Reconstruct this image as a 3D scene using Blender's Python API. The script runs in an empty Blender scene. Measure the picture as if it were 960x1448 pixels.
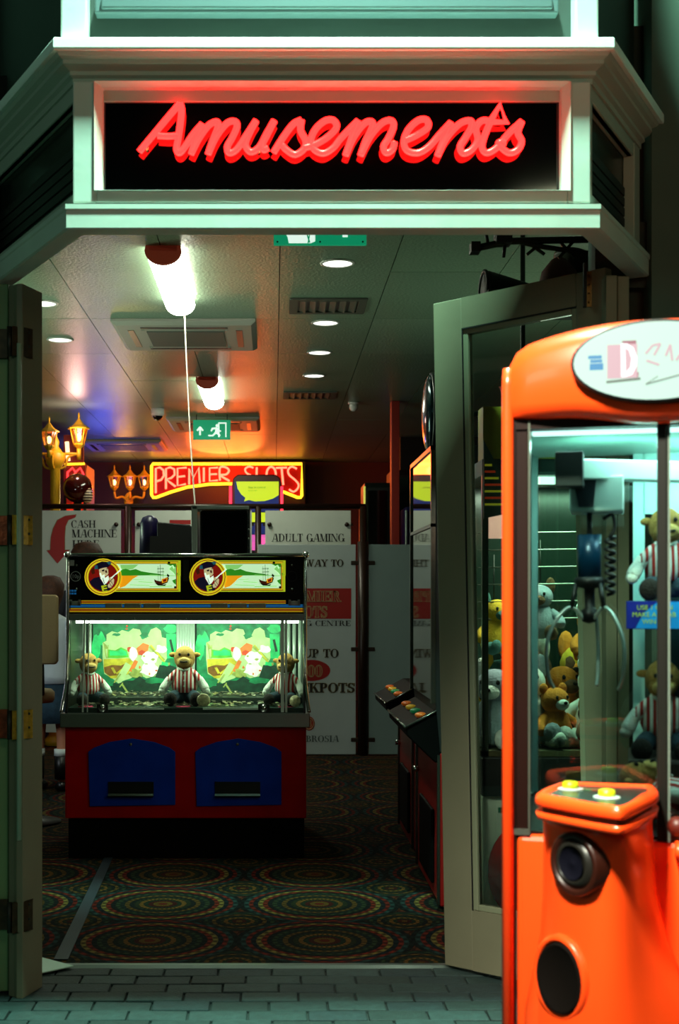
import bpy, math, random
from mathutils import Vector, Matrix
random.seed(7)
R = math.radians
PI = math.pi
scene = bpy.context.scene
C = scene.collection

# ------------------------------------------------------------------ camera, world, outdoor lamps, exposure
F = 1850.0                      # focal length in pixels of the 960x1448 frame
EYE = 1.4
cd = bpy.data.cameras.new('camera')
cam = bpy.data.objects.new('camera', cd); C.objects.link(cam)
cam.location = (0, 0, EYE); cam.rotation_euler = (R(90), 0, 0)
cd.sensor_fit = 'VERTICAL'; cd.sensor_height = 36.0; cd.lens = F / 1448 * 36.0
cd.shift_x = (480 - 387) / 1448; cd.shift_y = (841 - 724) / 1448
cd.clip_start = 0.05; cd.clip_end = 100
cd.dof.use_dof = True; cd.dof.focus_distance = 6.9; cd.dof.aperture_fstop = 5.0
scene.camera = cam
scene.view_settings.view_transform = 'Standard'
scene.view_settings.look = 'None'
scene.view_settings.exposure = 0.0
scene.view_settings.gamma = 1.0
scene.view_settings.use_curve_mapping = False
w = bpy.data.worlds.new('night'); scene.world = w; w.use_nodes = True
w.node_tree.nodes['Background'].inputs[0].default_value = (0.25, 0.5, 0.42, 1)
w.node_tree.nodes['Background'].inputs[1].default_value = 0.010

def area(name, loc, target, size, power, col, sizey=None, spread=None):
    l = bpy.data.lights.new(name, 'AREA'); l.energy = power; l.color = col; l.size = size
    if sizey: l.shape = 'RECTANGLE'; l.size_y = sizey
    if spread: l.spread = R(spread)
    o = bpy.data.objects.new(name, l); C.objects.link(o); o.location = loc
    d = Vector(target) - Vector(loc)
    o.rotation_euler = d.to_track_quat('-Z', 'Y').to_euler()
    return o
def point(name, loc, power, col, rad=0.05, parent=None):
    l = bpy.data.lights.new(name, 'POINT'); l.energy = power; l.color = col; l.shadow_soft_size = rad
    o = bpy.data.objects.new(name, l); C.objects.link(o); o.location = loc
    if parent: o.parent = parent
    return o
# street lamp high over the bay; unseen claw light and two fills are added
area('street_lamp_light', (0.17, 3.20, 6.0), (0.17, 4.1, 2.6), 0.30, 300, (0.48, 1.0, 0.76), spread=100)
area('claw_fill_light', (-0.5, 0.6, 3.7), (0.85, 2.7, 1.2), 0.35, 30, (1.0, 1.0, 0.80), spread=42)
area('street_fill_light', (-3.2, -0.5, 2.8), (0.8, 4.6, 1.0), 1.0, 20, (0.62, 1.0, 0.80))
area('street_fill_light', (2.0, 0.0, 3.4), (-0.9, 4.6, 1.2), 1.0, 16, (0.95, 1.0, 0.62))

def P(u, v, Y): return Vector(((u - 387) * Y / F, Y, EYE + (841 - v) * Y / F))
def X_(u, Y): return (u - 387) * Y / F
def Z_(v, Y): return EYE + (841 - v) * Y / F

# ------------------------------------------------------------------ materials
_M = {}
def rgb(c):
    if isinstance(c, str):
        c = [int(c[i:i+2], 16) / 255 for i in (0, 2, 4)]
        c = [x / 12.92 if x <= .04045 else ((x + .055) / 1.055) ** 2.4 for x in c]
    return (c[0], c[1], c[2], 1)
def M(key, col='808080', rough=.5, metal=0., emis=0., ecol=None, bump=0., bscale=60., var=.0, vscale=6., coat=0., spec=.5):
    if key in _M: return _M[key]
    m = bpy.data.materials.new(key); m.use_nodes = True; _M[key] = m
    nt = m.node_tree; b = nt.nodes['Principled BSDF']
    c = rgb(col)
    b.inputs['Base Color'].default_value = c
    b.inputs['Roughness'].default_value = rough
    b.inputs['Metallic'].default_value = metal
    b.inputs['Specular IOR Level'].default_value = spec
    if coat: b.inputs['Coat Weight'].default_value = coat; b.inputs['Coat Roughness'].default_value = .12
    if emis:
        b.inputs['Emission Color'].default_value = rgb(ecol if ecol is not None else col)
        b.inputs['Emission Strength'].default_value = emis
    if var or bump:
        tc = nt.nodes.new('ShaderNodeTexCoord')
    if var:
        n = nt.nodes.new('ShaderNodeTexNoise'); n.inputs['Scale'].default_value = vscale; n.inputs['Detail'].default_value = 5
        nt.links.new(tc.outputs['Object'], n.inputs['Vector'])
        r = nt.nodes.new('ShaderNodeValToRGB')
        r.color_ramp.elements[0].position = .3; r.color_ramp.elements[1].position = .7
        r.color_ramp.elements[0].color = (c[0]*(1-var), c[1]*(1-var), c[2]*(1-var), 1)
        r.color_ramp.elements[1].color = (min(1,c[0]*(1+var)), min(1,c[1]*(1+var)), min(1,c[2]*(1+var)), 1)
        nt.links.new(n.outputs['Fac'], r.inputs[0]); nt.links.new(r.outputs[0], b.inputs['Base Color'])
    if bump:
        n2 = nt.nodes.new('ShaderNodeTexNoise'); n2.inputs['Scale'].default_value = bscale; n2.inputs['Detail'].default_value = 3
        nt.links.new(tc.outputs['Object'], n2.inputs['Vector'])
        bp = nt.nodes.new('ShaderNodeBump'); bp.inputs['Strength'].default_value = bump; bp.inputs['Distance'].default_value = .004
        nt.links.new(n2.outputs['Fac'], bp.inputs['Height']); nt.links.new(bp.outputs[0], b.inputs['Normal'])
    return m
def glass(key='clear_glass', tint=(.92, 1, .97), rough=.02, ior=1.5):
    if key in _M: return _M[key]
    m = bpy.data.materials.new(key); m.use_nodes = True; _M[key] = m
    nt = m.node_tree; nt.nodes.remove(nt.nodes['Principled BSDF'])
    t = nt.nodes.new('ShaderNodeBsdfTransparent'); t.inputs[0].default_value = (*tint, 1)
    g = nt.nodes.new('ShaderNodeBsdfGlossy'); g.inputs['Roughness'].default_value = rough
    f = nt.nodes.new('ShaderNodeFresnel'); f.inputs['IOR'].default_value = ior
    x = nt.nodes.new('ShaderNodeMixShader')
    nt.links.new(f.outputs[0], x.inputs[0]); nt.links.new(t.outputs[0], x.inputs[1]); nt.links.new(g.outputs[0], x.inputs[2])
    nt.links.new(x.outputs[0], nt.nodes['Material Output'].inputs[0])
    return m
def striped(key, c1, c2, freq=30., axis=0, rough=.8):
    if key in _M: return _M[key]
    m = M(key, c1, rough)
    nt = m.node_tree; b = nt.nodes['Principled BSDF']
    tc = nt.nodes.new('ShaderNodeTexCoord'); s = nt.nodes.new('ShaderNodeSeparateXYZ')
    nt.links.new(tc.outputs['Object'], s.inputs[0])
    a = nt.nodes.new('ShaderNodeMath'); a.operation = 'MULTIPLY'; a.inputs[1].default_value = freq
    nt.links.new(s.outputs[axis], a.inputs[0])
    fr = nt.nodes.new('ShaderNodeMath'); fr.operation = 'FRACT'; nt.links.new(a.outputs[0], fr.inputs[0])
    r = nt.nodes.new('ShaderNodeValToRGB'); r.color_ramp.interpolation = 'CONSTANT'
    r.color_ramp.elements[0].color = rgb(c1); r.color_ramp.elements[1].position = .5; r.color_ramp.elements[1].color = rgb(c2)
    nt.links.new(fr.outputs[0], r.inputs[0]); nt.links.new(r.outputs[0], b.inputs['Base Color'])
    return m

# ------------------------------------------------------------------ mesh builder
def catmull(pts, n=6):
    pts = [Vector(p) for p in pts]; out = []
    for i in range(len(pts) - 1):
        p0 = pts[max(i-1, 0)]; p1 = pts[i]; p2 = pts[i+1]; p3 = pts[min(i+2, len(pts)-1)]
        for k in range(n):
            t = k / n
            out.append(.5*((2*p1)+(p2-p0)*t+(2*p0-5*p1+4*p2-p3)*t*t+(3*p1-p0-3*p2+p3)*t**3))
    out.append(pts[-1]); return out
class MB:
    def __init__(s): s.v = []; s.f = []; s.mi = []; s.sm = []; s.m = 0
    def add(s, vs, fs, smooth=False):
        o = len(s.v); s.v += [tuple(v) for v in vs]
        for f in fs: s.f.append(tuple(i + o for i in f)); s.mi.append(s.m); s.sm.append(smooth)
        return s
    def box(s, x0, x1, y0, y1, z0, z1):
        vs = [(x, y, z) for z in (z0, z1) for y in (y0, y1) for x in (x0, x1)]
        return s.add(vs, [(0,2,3,1),(4,5,7,6),(0,1,5,4),(2,6,7,3),(0,4,6,2),(1,3,7,5)])
    def prism(s, poly, z0, z1, axis='z'):      # poly extruded along axis; 'y': poly is (x,z)
        n = len(poly)
        if axis == 'z': vs = [(p[0], p[1], z0) for p in poly] + [(p[0], p[1], z1) for p in poly]
        elif axis == 'y': vs = [(p[0], z0, p[1]) for p in poly] + [(p[0], z1, p[1]) for p in poly]
        else: vs = [(z0, p[0], p[1]) for p in poly] + [(z1, p[0], p[1]) for p in poly]
        fs = [tuple(range(n))[::-1], tuple(range(n, 2*n))] + [(i, (i+1) % n, n+(i+1) % n, n+i) for i in range(n)]
        return s.add(vs, fs)
    def tube(s, pts, r, seg=8, smooth=True, closed=False):
        pts = [Vector(p) for p in pts]; n = len(pts)
        rr = r if hasattr(r, '__len__') else [r] * n
        vs = []; up = None
        for i, p in enumerate(pts):
            if closed: t = pts[(i+1) % n] - pts[i-1]
            else: t = pts[min(i+1, n-1)] - pts[max(i-1, 0)]
            if t.length < 1e-9: t = Vector((0, 0, 1))
            t.normalize()
            if up is None:
                up = Vector((0, 0, 1)) if abs(t.z) < .9 else Vector((0, 1, 0))
            a = t.cross(up)
            if a.length < 1e-6: a = t.cross(Vector((1, .3, .2)))
            a.normalize(); b = a.cross(t).normalized(); up = b
            for k in range(seg):
                q = 2*PI*k/seg; vs.append(p + a*math.cos(q)*rr[i] + b*math.sin(q)*rr[i])
        fs = []
        m = n if closed else n - 1
        for i in range(m):
            j = (i+1) % n
            for k in range(seg):
                l = (k+1) % seg; fs.append((i*seg+k, i*seg+l, j*seg+l, j*seg+k))
        if not closed: fs += [tuple(range(seg))[::-1], tuple((n-1)*seg+k for k in range(seg))]
        return s.add(vs, fs, smooth)
    def cyl(s, a, b, r, seg=16, r2=None): return s.tube([a, b], [r, r if r2 is None else r2], seg)
    def lathe(s, prof, cx=0, cy=0, cz=0, seg=20, axis='z', smooth=True):
        vs = []; n = len(prof)
        for r, h in prof:
            for k in range(seg):
                q = 2*PI*k/seg; c, d = r*math.cos(q), r*math.sin(q)
                vs.append((cx+c, cy+d, cz+h) if axis == 'z' else ((cx+c, cy+h, cz+d) if axis == 'y' else (cx+h, cy+c, cz+d)))
        fs = [(i*seg+k, i*seg+(k+1) % seg, (i+1)*seg+(k+1) % seg, (i+1)*seg+k) for i in range(n-1) for k in range(seg)]
        fs += [tuple(range(seg))[::-1], tuple((n-1)*seg+k for k in range(seg))]
        return s.add(vs, fs, smooth)
    def ell(s, c, r, seg=14, rings=8, rot=None):
        vs = []; c = Vector(c)
        rm = rot if rot else Matrix.Identity(3)
        for i in range(rings+1):
            t = PI*i/rings
            for k in range(seg):
                q = 2*PI*k/seg
                vs.append(c + rm @ Vector((r[0]*math.sin(t)*math.cos(q), r[1]*math.sin(t)*math.sin(q), r[2]*math.cos(t))))
        fs = [(i*seg+k, (i+1)*seg+k, (i+1)*seg+(k+1) % seg, i*seg+(k+1) % seg) for i in range(rings) for k in range(seg)]
        return s.add(vs, fs, True)
    def loft(s, rings, smooth=True, caps=True):
        n = len(rings[0]); vs = [p for r in rings for p in r]
        fs = [(i*n+k, i*n+(k+1) % n, (i+1)*n+(k+1) % n, (i+1)*n+k) for i in range(len(rings)-1) for k in range(n)]
        if caps: fs += [tuple(range(n))[::-1], tuple((len(rings)-1)*n+k for k in range(n))]
        return s.add(vs, fs, smooth)
    def build(s, name, mat, parent=None, bevel=0., loc=None, sub=0, **props):
        me = bpy.data.meshes.new(name); me.from_pydata(s.v, [], s.f)
        for i, x in enumerate(s.sm):
            me.polygons[i].use_smooth = x; me.polygons[i].material_index = s.mi[i]
        for mm in (mat if isinstance(mat, (list, tuple)) else [mat]): me.materials.append(mm)
        me.validate(); me.update()
        import bmesh
        bm = bmesh.new(); bm.from_mesh(me); bmesh.ops.remove_doubles(bm, verts=bm.verts, dist=1e-6)
        bmesh.ops.recalc_face_normals(bm, faces=bm.faces); bm.to_mesh(me); bm.free()
        o = bpy.data.objects.new(name, me); C.objects.link(o)
        if parent: o.parent = parent
        if loc: o.location = loc
        if bevel:
            b = o.modifiers.new('bevel', 'BEVEL'); b.width = bevel; b.segments = 2; b.limit_method = 'ANGLE'; b.angle_limit = R(40)
        if sub:
            b = o.modifiers.new('sub', 'SUBSURF'); b.levels = sub; b.render_levels = sub
        for k, v in props.items(): o[k] = v
        return o
def thing(name, label, cat, loc=(0, 0, 0), rz=0., group=None, ry=0.):
    o = bpy.data.objects.new(name, None); C.objects.link(o); o.empty_display_size = .1
    o.location = loc; o.rotation_euler = (0, ry, rz); o['label'] = label; o['category'] = cat
    if group: o['group'] = group
    return o
def tag(o, label, cat, group=None, kind=None):
    o['label'] = label; o['category'] = cat
    if group: o['group'] = group
    if kind: o['kind'] = kind
    return o
def struct(o, label=None):
    o['kind'] = 'structure'
    if label: o['label'] = label
    return o
def children(o): return [c for c in bpy.data.objects if c.parent == o]
_kids = {}
def copy_tree(o, parent=None, depth=0):
    if depth == 0:
        _kids.clear()
        for c in bpy.data.objects:
            if c.parent: _kids.setdefault(c.parent.name, []).append(c)
    ks = _kids.get(o.name, [])
    c = o.copy(); C.objects.link(c); c.parent = parent
    for ch in ks: copy_tree(ch, c, depth+1)
    return c
def again(o, loc, label=None, rz=None, group=None, scale=None):
    c = copy_tree(o); c.location = loc
    if rz is not None: c.rotation_euler = (0, 0, rz)
    if label: c['label'] = label
    if group: c['group'] = group
    if scale: c.scale = (scale,)*3
    return c
def fontobj(txt, name, parent, loc, size, mat, rot=(R(90), 0, 0), ext=.0005, align='CENTER', shear=0.):
    f = bpy.data.curves.new(name, 'FONT'); f.body = txt; f.size = size; f.extrude = ext; f.align_x = align; f.shear = shear
    f.materials.append(mat)
    o = bpy.data.objects.new(name, f); C.objects.link(o); o.parent = parent; o.location = loc; o.rotation_euler = rot
    return o

# Serif capitals as stroke outlines (thick uprights, hairlines, slab serifs). Unit height 1.
TK, TN = .20, .055
def S(x, y0, y1, w=TK, s0=True, s1=True):
    o = [[(x-w/2, y0), (x+w/2, y0), (x+w/2, y1), (x-w/2, y1)]]
    for flag, y in ((s0, y0), (s1, y1)):
        if flag:
            a, b = (y, y+TN) if y == y0 else (y-TN, y)
            o.append([(x-w/2-.1, a), (x+w/2+.1, a), (x+w/2+.1, b), (x-w/2-.1, b)])
    return o
def Hs(x0, x1, y, w=TN): return [[(x0, y-w/2), (x1, y-w/2), (x1, y+w/2), (x0, y+w/2)]]
def D(x0, y0, x1, y1, w=TK): return [[(x0-w/2, y0), (x0+w/2, y0), (x1+w/2, y1), (x1-w/2, y1)]]
def A_(cx, cy, rx, ry, a0, a1, tk=TK, tn=TN, n=14):
    o = []
    for i in range(n):
        q0 = R(a0+(a1-a0)*i/n); q1 = R(a0+(a1-a0)*(i+1)/n)
        def wd(q): return tn+(tk-tn)*abs(math.cos(q))**1.3
        def pt(q, k): return (cx+(rx-k*wd(q))*math.cos(q), cy+(ry-k*wd(q)*.6)*math.sin(q))
        o.append([pt(q0, 0), pt(q1, 0), pt(q1, 1), pt(q0, 1)])
    return o
SER = {
 'A': (.95, D(.62, 1, .82, 0, .2)+D(.5, 1, .12, 0, .05)+Hs(.25, .72, .33)+Hs(0, .24, .025)+Hs(.62, 1.0, .025)),
 'B': (.8, S(.2, 0, 1)+A_(.38, .76, .28, .24, -90, 90)+A_(.4, .27, .34, .27, -90, 90)+Hs(.2, .4, .97)+Hs(.2, .4, .52)+Hs(.2, .4, .03)),
 'C': (.85, A_(.46, .5, .42, .52, 45, 315)+S(.76, .66, .98, .05, False, False)),
 'D': (.95, S(.2, 0, 1)+A_(.38, .5, .5, .5, -90, 90)+Hs(.2, .4, .97)+Hs(.2, .4, .03)),
 'E': (.8, S(.2, 0, 1)+Hs(.2, .72, .97)+Hs(.2, .72, .03)+Hs(.2, .55, .5)+S(.72, 0, .28, .05, False, False)+S(.72, .74, 1, .05, False, False)+S(.55, .38, .62, .05, False, False)),
 'G': (.95, A_(.46, .5, .42, .52, 45, 330)+S(.76, .66, .98, .05, False, False)+S(.78, .02, .42)),
 'H': (1.0, S(.2, 0, 1)+S(.8, 0, 1)+Hs(.2, .8, .5)),
 'I': (.42, S(.21, 0, 1)),
 'J': (.6, S(.38, .15, 1)+A_(.24, .17, .24, .2, -180, 0)),
 'K': (.95, S(.2, 0, 1)+D(.72, 1, .3, .42, .05)+D(.45, .62, .78, 0, .2)+Hs(.6, 1, .025)+Hs(.58, .9, .975)),
 'L': (.78, S(.2, 0, 1)+Hs(.2, .72, .03)+S(.72, 0, .3, .05, False, False)),
 'M': (1.15, S(.15, 0, 1, .05)+S(.95, 0, 1)+D(.2, 1, .52, 0, .2)+D(.9, 1, .52, 0, .05)),
 'N': (1.0, S(.15, 0, 1, .05)+S(.85, 0, 1, .05)+D(.2, 1, .82, 0, .2)),
 'O': (.95, A_(.46, .5, .44, .52, 0, 360, n=24)),
 'P': (.8, S(.2, 0, 1)+A_(.38, .73, .32, .27, -90, 90)+Hs(.2, .4, .97)+Hs(.2, .4, .48)),
 'R': (.92, S(.2, 0, 1)+A_(.38, .74, .3, .26, -90, 90)+Hs(.2, .4, .97)+Hs(.2, .4, .5)+D(.5, .5, .74, 0, .18)+Hs(.72, .92, .025)),
 'S': (.72, A_(.35, .74, .28, .27, 30, 250, .15)+A_(.35, .27, .3, .28, -150, 80, .17)+D(.22, .62, .5, .4, .14)+S(.62, .7, .98, .05, False, False)+S(.06, .02, .3, .05, False, False)),
 'T': (.82, S(.4, 0, 1)+Hs(.03, .77, .97)+S(.05, .72, 1, .05, False, False)+S(.75, .72, 1, .05, False, False)),
 'U': (.95, S(.2, .25, 1, TK, False)+S(.75, .25, 1, .05, False)+A_(.44, .28, .34, .3, -180, 0, .15)),
 'W': (1.3, D(.15, 1, .42, 0, .18)+D(.68, 1, .42, 0, .05)+D(.62, 1, .88, 0, .18)+D(1.15, 1, .88, 0, .05)+Hs(0, .35, .975)+Hs(.5, .8, .975)+Hs(1.0, 1.28, .975)),
 'X': (.95, D(.15, 1, .75, 0, .2)+D(.75, 1, .15, 0, .05)+Hs(0, .35, .975)+Hs(.6, .9, .975)+Hs(0, .3, .025)+Hs(.55, .92, .025)),
 'Y': (.9, D(.15, 1, .45, .45, .18)+D(.8, 1, .47, .45, .05)+S(.46, 0, .5, TK, True, False)+Hs(0, .33, .975)+Hs(.62, .92, .975)),
 '0': (.75, A_(.36, .5, .34, .52, 0, 360, n=24)),
 '5': (.7, Hs(.15, .62, .93, .1)+S(.16, .5, .96, .06, False, False)+A_(.32, .3, .32, .32, -150, 110, .18)),
 '8': (.7, A_(.34, .75, .26, .26, 0, 360)+A_(.34, .27, .32, .29, 0, 360)),
 '1': (.5, S(.26, 0, 1)), ' ': (.45, []), '+': (.6, Hs(.05, .5, .5, .1)+S(.28, .27, .73, .1, False, False)),
 '-': (.5, Hs(.05, .45, .45, .08)),
}
SER['Q'] = (SER['O'][0], SER['O'][1] + D(.55, .2, .8, -.1, .1)); SER['V'] = (.95, D(.15, 1, .45, 0, .2)+D(.8, 1, .47, 0, .05)+Hs(0, .35, .975)+Hs(.62, .95, .975))
SER['F'] = (.75, SER['E'][1][:4] + Hs(.2, .55, .5))
def serif(txt, x0, x1, zb, zt, name, mat, parent, y, depth=.0015, grow=0., mirror=False):
    """letters fill x0..x1, baseline zb to cap height zt, on the plane y facing -y"""
    wsum = sum(SER[c][0] for c in txt); kx = (x1-x0)/wsum; kz = zt-zb
    m = MB(); x = 0
    for ch in txt:
        wd, polys = SER[ch]
        for i, p in enumerate(polys):
            cx = sum(q[0] for q in p)/len(p); cz = sum(q[1] for q in p)/len(p)
            pts = []
            for q in p:
                gx = q[0]+(grow if ((q in (p[1], p[2])) if abs(p[0][1]-p[1][1]) < 1e-9 else q[0] > cx) else -grow); gz = q[1]+(grow*.8 if q[1] > cz else -grow*.8)
                pts.append((x0+(x+gx)*kx, zb+gz*kz))
            m.prism(pts, y-depth-(i % 5)*.00003, y, 'y')
        x += wd
    return m.build(name, mat, parent)
def decal(shapes, sx, sz, x0, z0, y, name, parent, px0=0., py0=0., step=.0006, base=.0):
    """flat print: shapes = [(material, [(px,py)...])] in print pixels (y down), each a thin layer proud of the last"""
    m = MB(); mats = []
    for i, (mt, pts) in enumerate(shapes):
        if mt not in mats: mats.append(mt)
        m.m = mats.index(mt)
        m.prism([(x0+(p[0]-px0)*sx, z0-(p[1]-py0)*sz) for p in pts], y-step*(i+1), y-step*i+base, 'y')
    return m.build(name, mats, parent)
def circ(cx, cy, r, n=28, ry=None): return [(cx+r*math.cos(2*PI*k/n), cy+(ry or r)*math.sin(2*PI*k/n)) for k in range(n)]
def rect(x0, y0, x1, y1): return [(x0, y0), (x1, y0), (x1, y1), (x0, y1)]
def line(x0, y0, x1, y1, w):
    dx, dy = x1-x0, y1-y0; l = math.hypot(dx, dy); nx, ny = -dy/l*w/2, dx/l*w/2
    return [(x0+nx, y0+ny), (x1+nx, y1+ny), (x1-nx, y1-ny), (x0-nx, y0-ny)]

# ================================================================== SETTING
CEIL = 3.15
# ---- paving outside, real bricks where they can be told apart
pv = MB(); pv.box(-4, 4, -3, 4.91, -.12, -.012)
pave = struct(pv.build('pavement', M('paving_bed', '1a2422', .95, bump=.4, bscale=40)), 'dark grey paving outside the arcade entrance')
bmats = [M('paver_%d' % i, c, .75, bump=.6, bscale=90, var=.3, vscale=25) for i, c in enumerate(('1e302f', '192a2c', '233534', '162624'))]
protos = []
for mt in bmats:
    m = MB(); m.box(-.0965, .0965, -.0475, .0475, -.05, 0)
    protos.append(m.build('brick', mt, pave, bevel=.004))
nb = 0
for r in range(12):
    y = 4.86 - r*.1
    xoff = (r % 2)*.1 + random.uniform(-.02, .02)
    for k in range(-9, 12):
        x = k*.2 + xoff + .1
        if abs(x - .15) > 1.55: continue
        if nb < 4: b = protos[nb]
        else: b = random.choice(protos).copy(); C.objects.link(b); b.parent = pave
        nb += 1
        b.location = (x, y, random.uniform(-.003, .002)); b.rotation_euler = (random.uniform(-.012, .012), random.uniform(-.012, .012), random.uniform(-.01, .01))
# ---- metal threshold
m = MB(); m.prism([(4.90, -.01), (4.955, -.01), (4.955, .004), (4.94, .009), (4.915, .009), (4.90, .0)], -1.6, 2.0, 'x')
struct(m.build('trim_1', M('threshold_metal', '8a9a94', .35, .9, bump=.2)), 'metal threshold strip between paving and carpet')

# ---- carpet
def carpet_mat():
    m = bpy.data.materials.new('medallion_carpet'); m.use_nodes = True; nt = m.node_tree; L = nt.links
    b = nt.nodes['Principled BSDF']; b.inputs['Roughness'].default_value = .95; b.inputs['Specular IOR Level'].default_value = .1
    tc = nt.nodes.new('ShaderNodeTexCoord'); sep = nt.nodes.new('ShaderNodeSeparateXYZ')
    nz = nt.nodes.new('ShaderNodeTexNoise'); nz.inputs['Scale'].default_value = 45; nz.inputs['Detail'].default_value = 2
    L.new(tc.outputs['Object'], nz.inputs['Vector'])
    mx = nt.nodes.new('ShaderNodeMix'); mx.data_type = 'VECTOR'; mx.inputs[0].default_value = .012
    L.new(tc.outputs['Object'], mx.inputs[4]); L.new(nz.outputs['Color'], mx.inputs[5]); L.new(mx.outputs[1], sep.inputs[0])
    def ma(op, a, bb=None):
        n = nt.nodes.new('ShaderNodeMath'); n.operation = op
        for i, q in enumerate((a, bb)):
            if q is None: continue
            if isinstance(q, (int, float)): n.inputs[i].default_value = q
            else: L.new(q, n.inputs[i])
        return n.outputs[0]
    PX, PY = .70, .62
    def dist(ox, oy):
        a = ma('DIVIDE', ma('SUBTRACT', sep.outputs[0], ox), PX); a = ma('MULTIPLY', ma('SUBTRACT', a, ma('ROUND', a)), PX)
        c = ma('DIVIDE', ma('SUBTRACT', sep.outputs[1], oy), PY); c = ma('MULTIPLY', ma('SUBTRACT', c, ma('ROUND', c)), PY)
        return ma('SQRT', ma('ADD', ma('MULTIPLY', a, a), ma('MULTIPLY', c, c))), ma('ARCTAN2', c, a)
    d1, a1 = dist(.21, 5.24); d2, a2 = dist(-.14, 5.55)
    sel = ma('LESS_THAN', ma('SUBTRACT', d2, .13), ma('MULTIPLY', ma('SUBTRACT', d1, .33), 1.0))
    big = nt.nodes.new('ShaderNodeMix'); big.data_type = 'FLOAT'; L.new(sel, big.inputs[0]); L.new(ma('DIVIDE', d1, .42), big.inputs[2]); L.new(ma('ADD', ma('DIVIDE', d2, .34), .06), big.inputs[3])
    ang = nt.nodes.new('ShaderNodeMix'); ang.data_type = 'FLOAT'; L.new(sel, ang.inputs[0]); L.new(ma('MULTIPLY', a1, 30), ang.inputs[2]); L.new(ma('MULTIPLY', a2, 14), ang.inputs[3])
    ramp = nt.nodes.new('ShaderNodeValToRGB'); ramp.color_ramp.interpolation = 'CONSTANT'
    cols = ['8a2e16', '8f6a28', '5a1c12', '2c4028', '9a6c2c', '3a4428', '1c2a24', '7c5c28', '20342c', '3e5034', '1a2420', '94331c', 'a08a44', '1c2c30', '8a2c1c', '345450', '182420', '6c3a20', '3a5038', '161c1a']
    el = ramp.color_ramp.elements
    while len(el) < len(cols): el.new(.5)
    for i, c in enumerate(cols): el[i].position = i/len(cols); el[i].color = rgb(c)
    L.new(big.outputs[0], ramp.inputs[0])
    dots = ma('MULTIPLY', ma('SINE', ang.outputs[0]), ma('SINE', ma('MULTIPLY', big.outputs[0], 62.8)))
    dm = nt.nodes.new('ShaderNodeMapRange'); dm.inputs[1].default_value = -.6; dm.inputs[2].default_value = .8; dm.inputs[3].default_value = .35; dm.inputs[4].default_value = 1.7
    L.new(dots, dm.inputs[0])
    n2 = nt.nodes.new('ShaderNodeTexNoise'); n2.inputs['Scale'].default_value = 160; L.new(tc.outputs['Object'], n2.inputs['Vector'])
    k = ma('MULTIPLY', ma('MULTIPLY', dm.outputs[0], ma('ADD', n2.outputs['Fac'], .5)), .19)
    vm = nt.nodes.new('ShaderNodeVectorMath'); vm.operation = 'SCALE'; L.new(ramp.outputs[0], vm.inputs[0]); L.new(k, vm.inputs['Scale'])
    L.new(vm.outputs[0], b.inputs['Base Color'])
    return m
m = MB(); m.box(-4, 4, 4.955, 17.6, -.12, 0)
struct(m.build('floor', carpet_mat()), 'dark carpet woven with round medallions in red, green and gold')

# ---- ceiling: tiles 0.6 x 1.2
m = MB(); m.box(-4.2, 3.6, 4.66, 17.6, CEIL+.012, CEIL+.1)
ceil = struct(m.build('ceiling', M('ceiling_void', '14140f', .9)), 'textured suspended tile ceiling over the arcade')
tmats = [M('ceiling_tile_%d' % i, c, .30, bump=1., bscale=60, var=.22, vscale=70, spec=.6) for i, c in enumerate(('7c9a80', '78947c', '829e86'))]
tp = []
for mt in tmats:
    m = MB(); m.box(-.2975, .2975, -.5985, .5985, 0, .016); tp.append(m.build('tile', mt, ceil))
i = 0
for ky in range(11):
    for kx in range(-5, 5):
        b = tp[i] if i < 3 else random.choice(tp).copy()
        if i >= 3: C.objects.link(b); b.parent = ceil
        i += 1
        b.location = (.032 + .6*kx + .3, 5.3 + 1.2*ky, CEIL + random.uniform(0, .0015))
# ---- side and back walls
m = MB(); m.box(-4.2, 3.6, 17.3, 17.4, 0, CEIL+.02)
struct(m.build('wall_back', M('back_wall_paint', '5a2a14', .55, var=.15, vscale=1.5)), 'dark brown back wall of the arcade')
m = MB(); m.box(-3.6, -3.5, 4.9, 17.3, 0, CEIL+.02); struct(m.build('wall_left', M('side_wall', '1e1612', .6)), 'dark left wall of the arcade')
m = MB(); m.box(2.35, 2.45, 4.9, 17.3, 0, CEIL+.02); struct(m.build('wall_right', M('side_wall', '1e1612', .6)), 'dark right wall of the arcade')
wallmat = M('facade_paint', '4a5c50', .7, bump=.2, bscale=30, var=.08)
dk = M('shade_timber', '2a2a20', .8)  # dark tone puts the shade over the jamb into the colour
m = MB(); m.box(1.30, 4, 4.50, 4.72, -.01, 4.5)
struct(m.build('wall_front_right', wallmat), 'dark green-grey shopfront wall right of the entrance')
m = MB(); m.box(1.135, 1.30, 4.60, 4.72, 0, 3.4); m.box(1.12, 1.30, 4.56, 4.61, 2.47, 2.70)
struct(m.build('wall_reveal_right', dk), 'shade-dark reveal above the right door jamb')
m = MB(); m.box(-4, -1.02, 4.75, 4.9, -.01, 4.5)
struct(m.build('wall_front_left', wallmat), 'dark green-grey shopfront wall left of the entrance')

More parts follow.
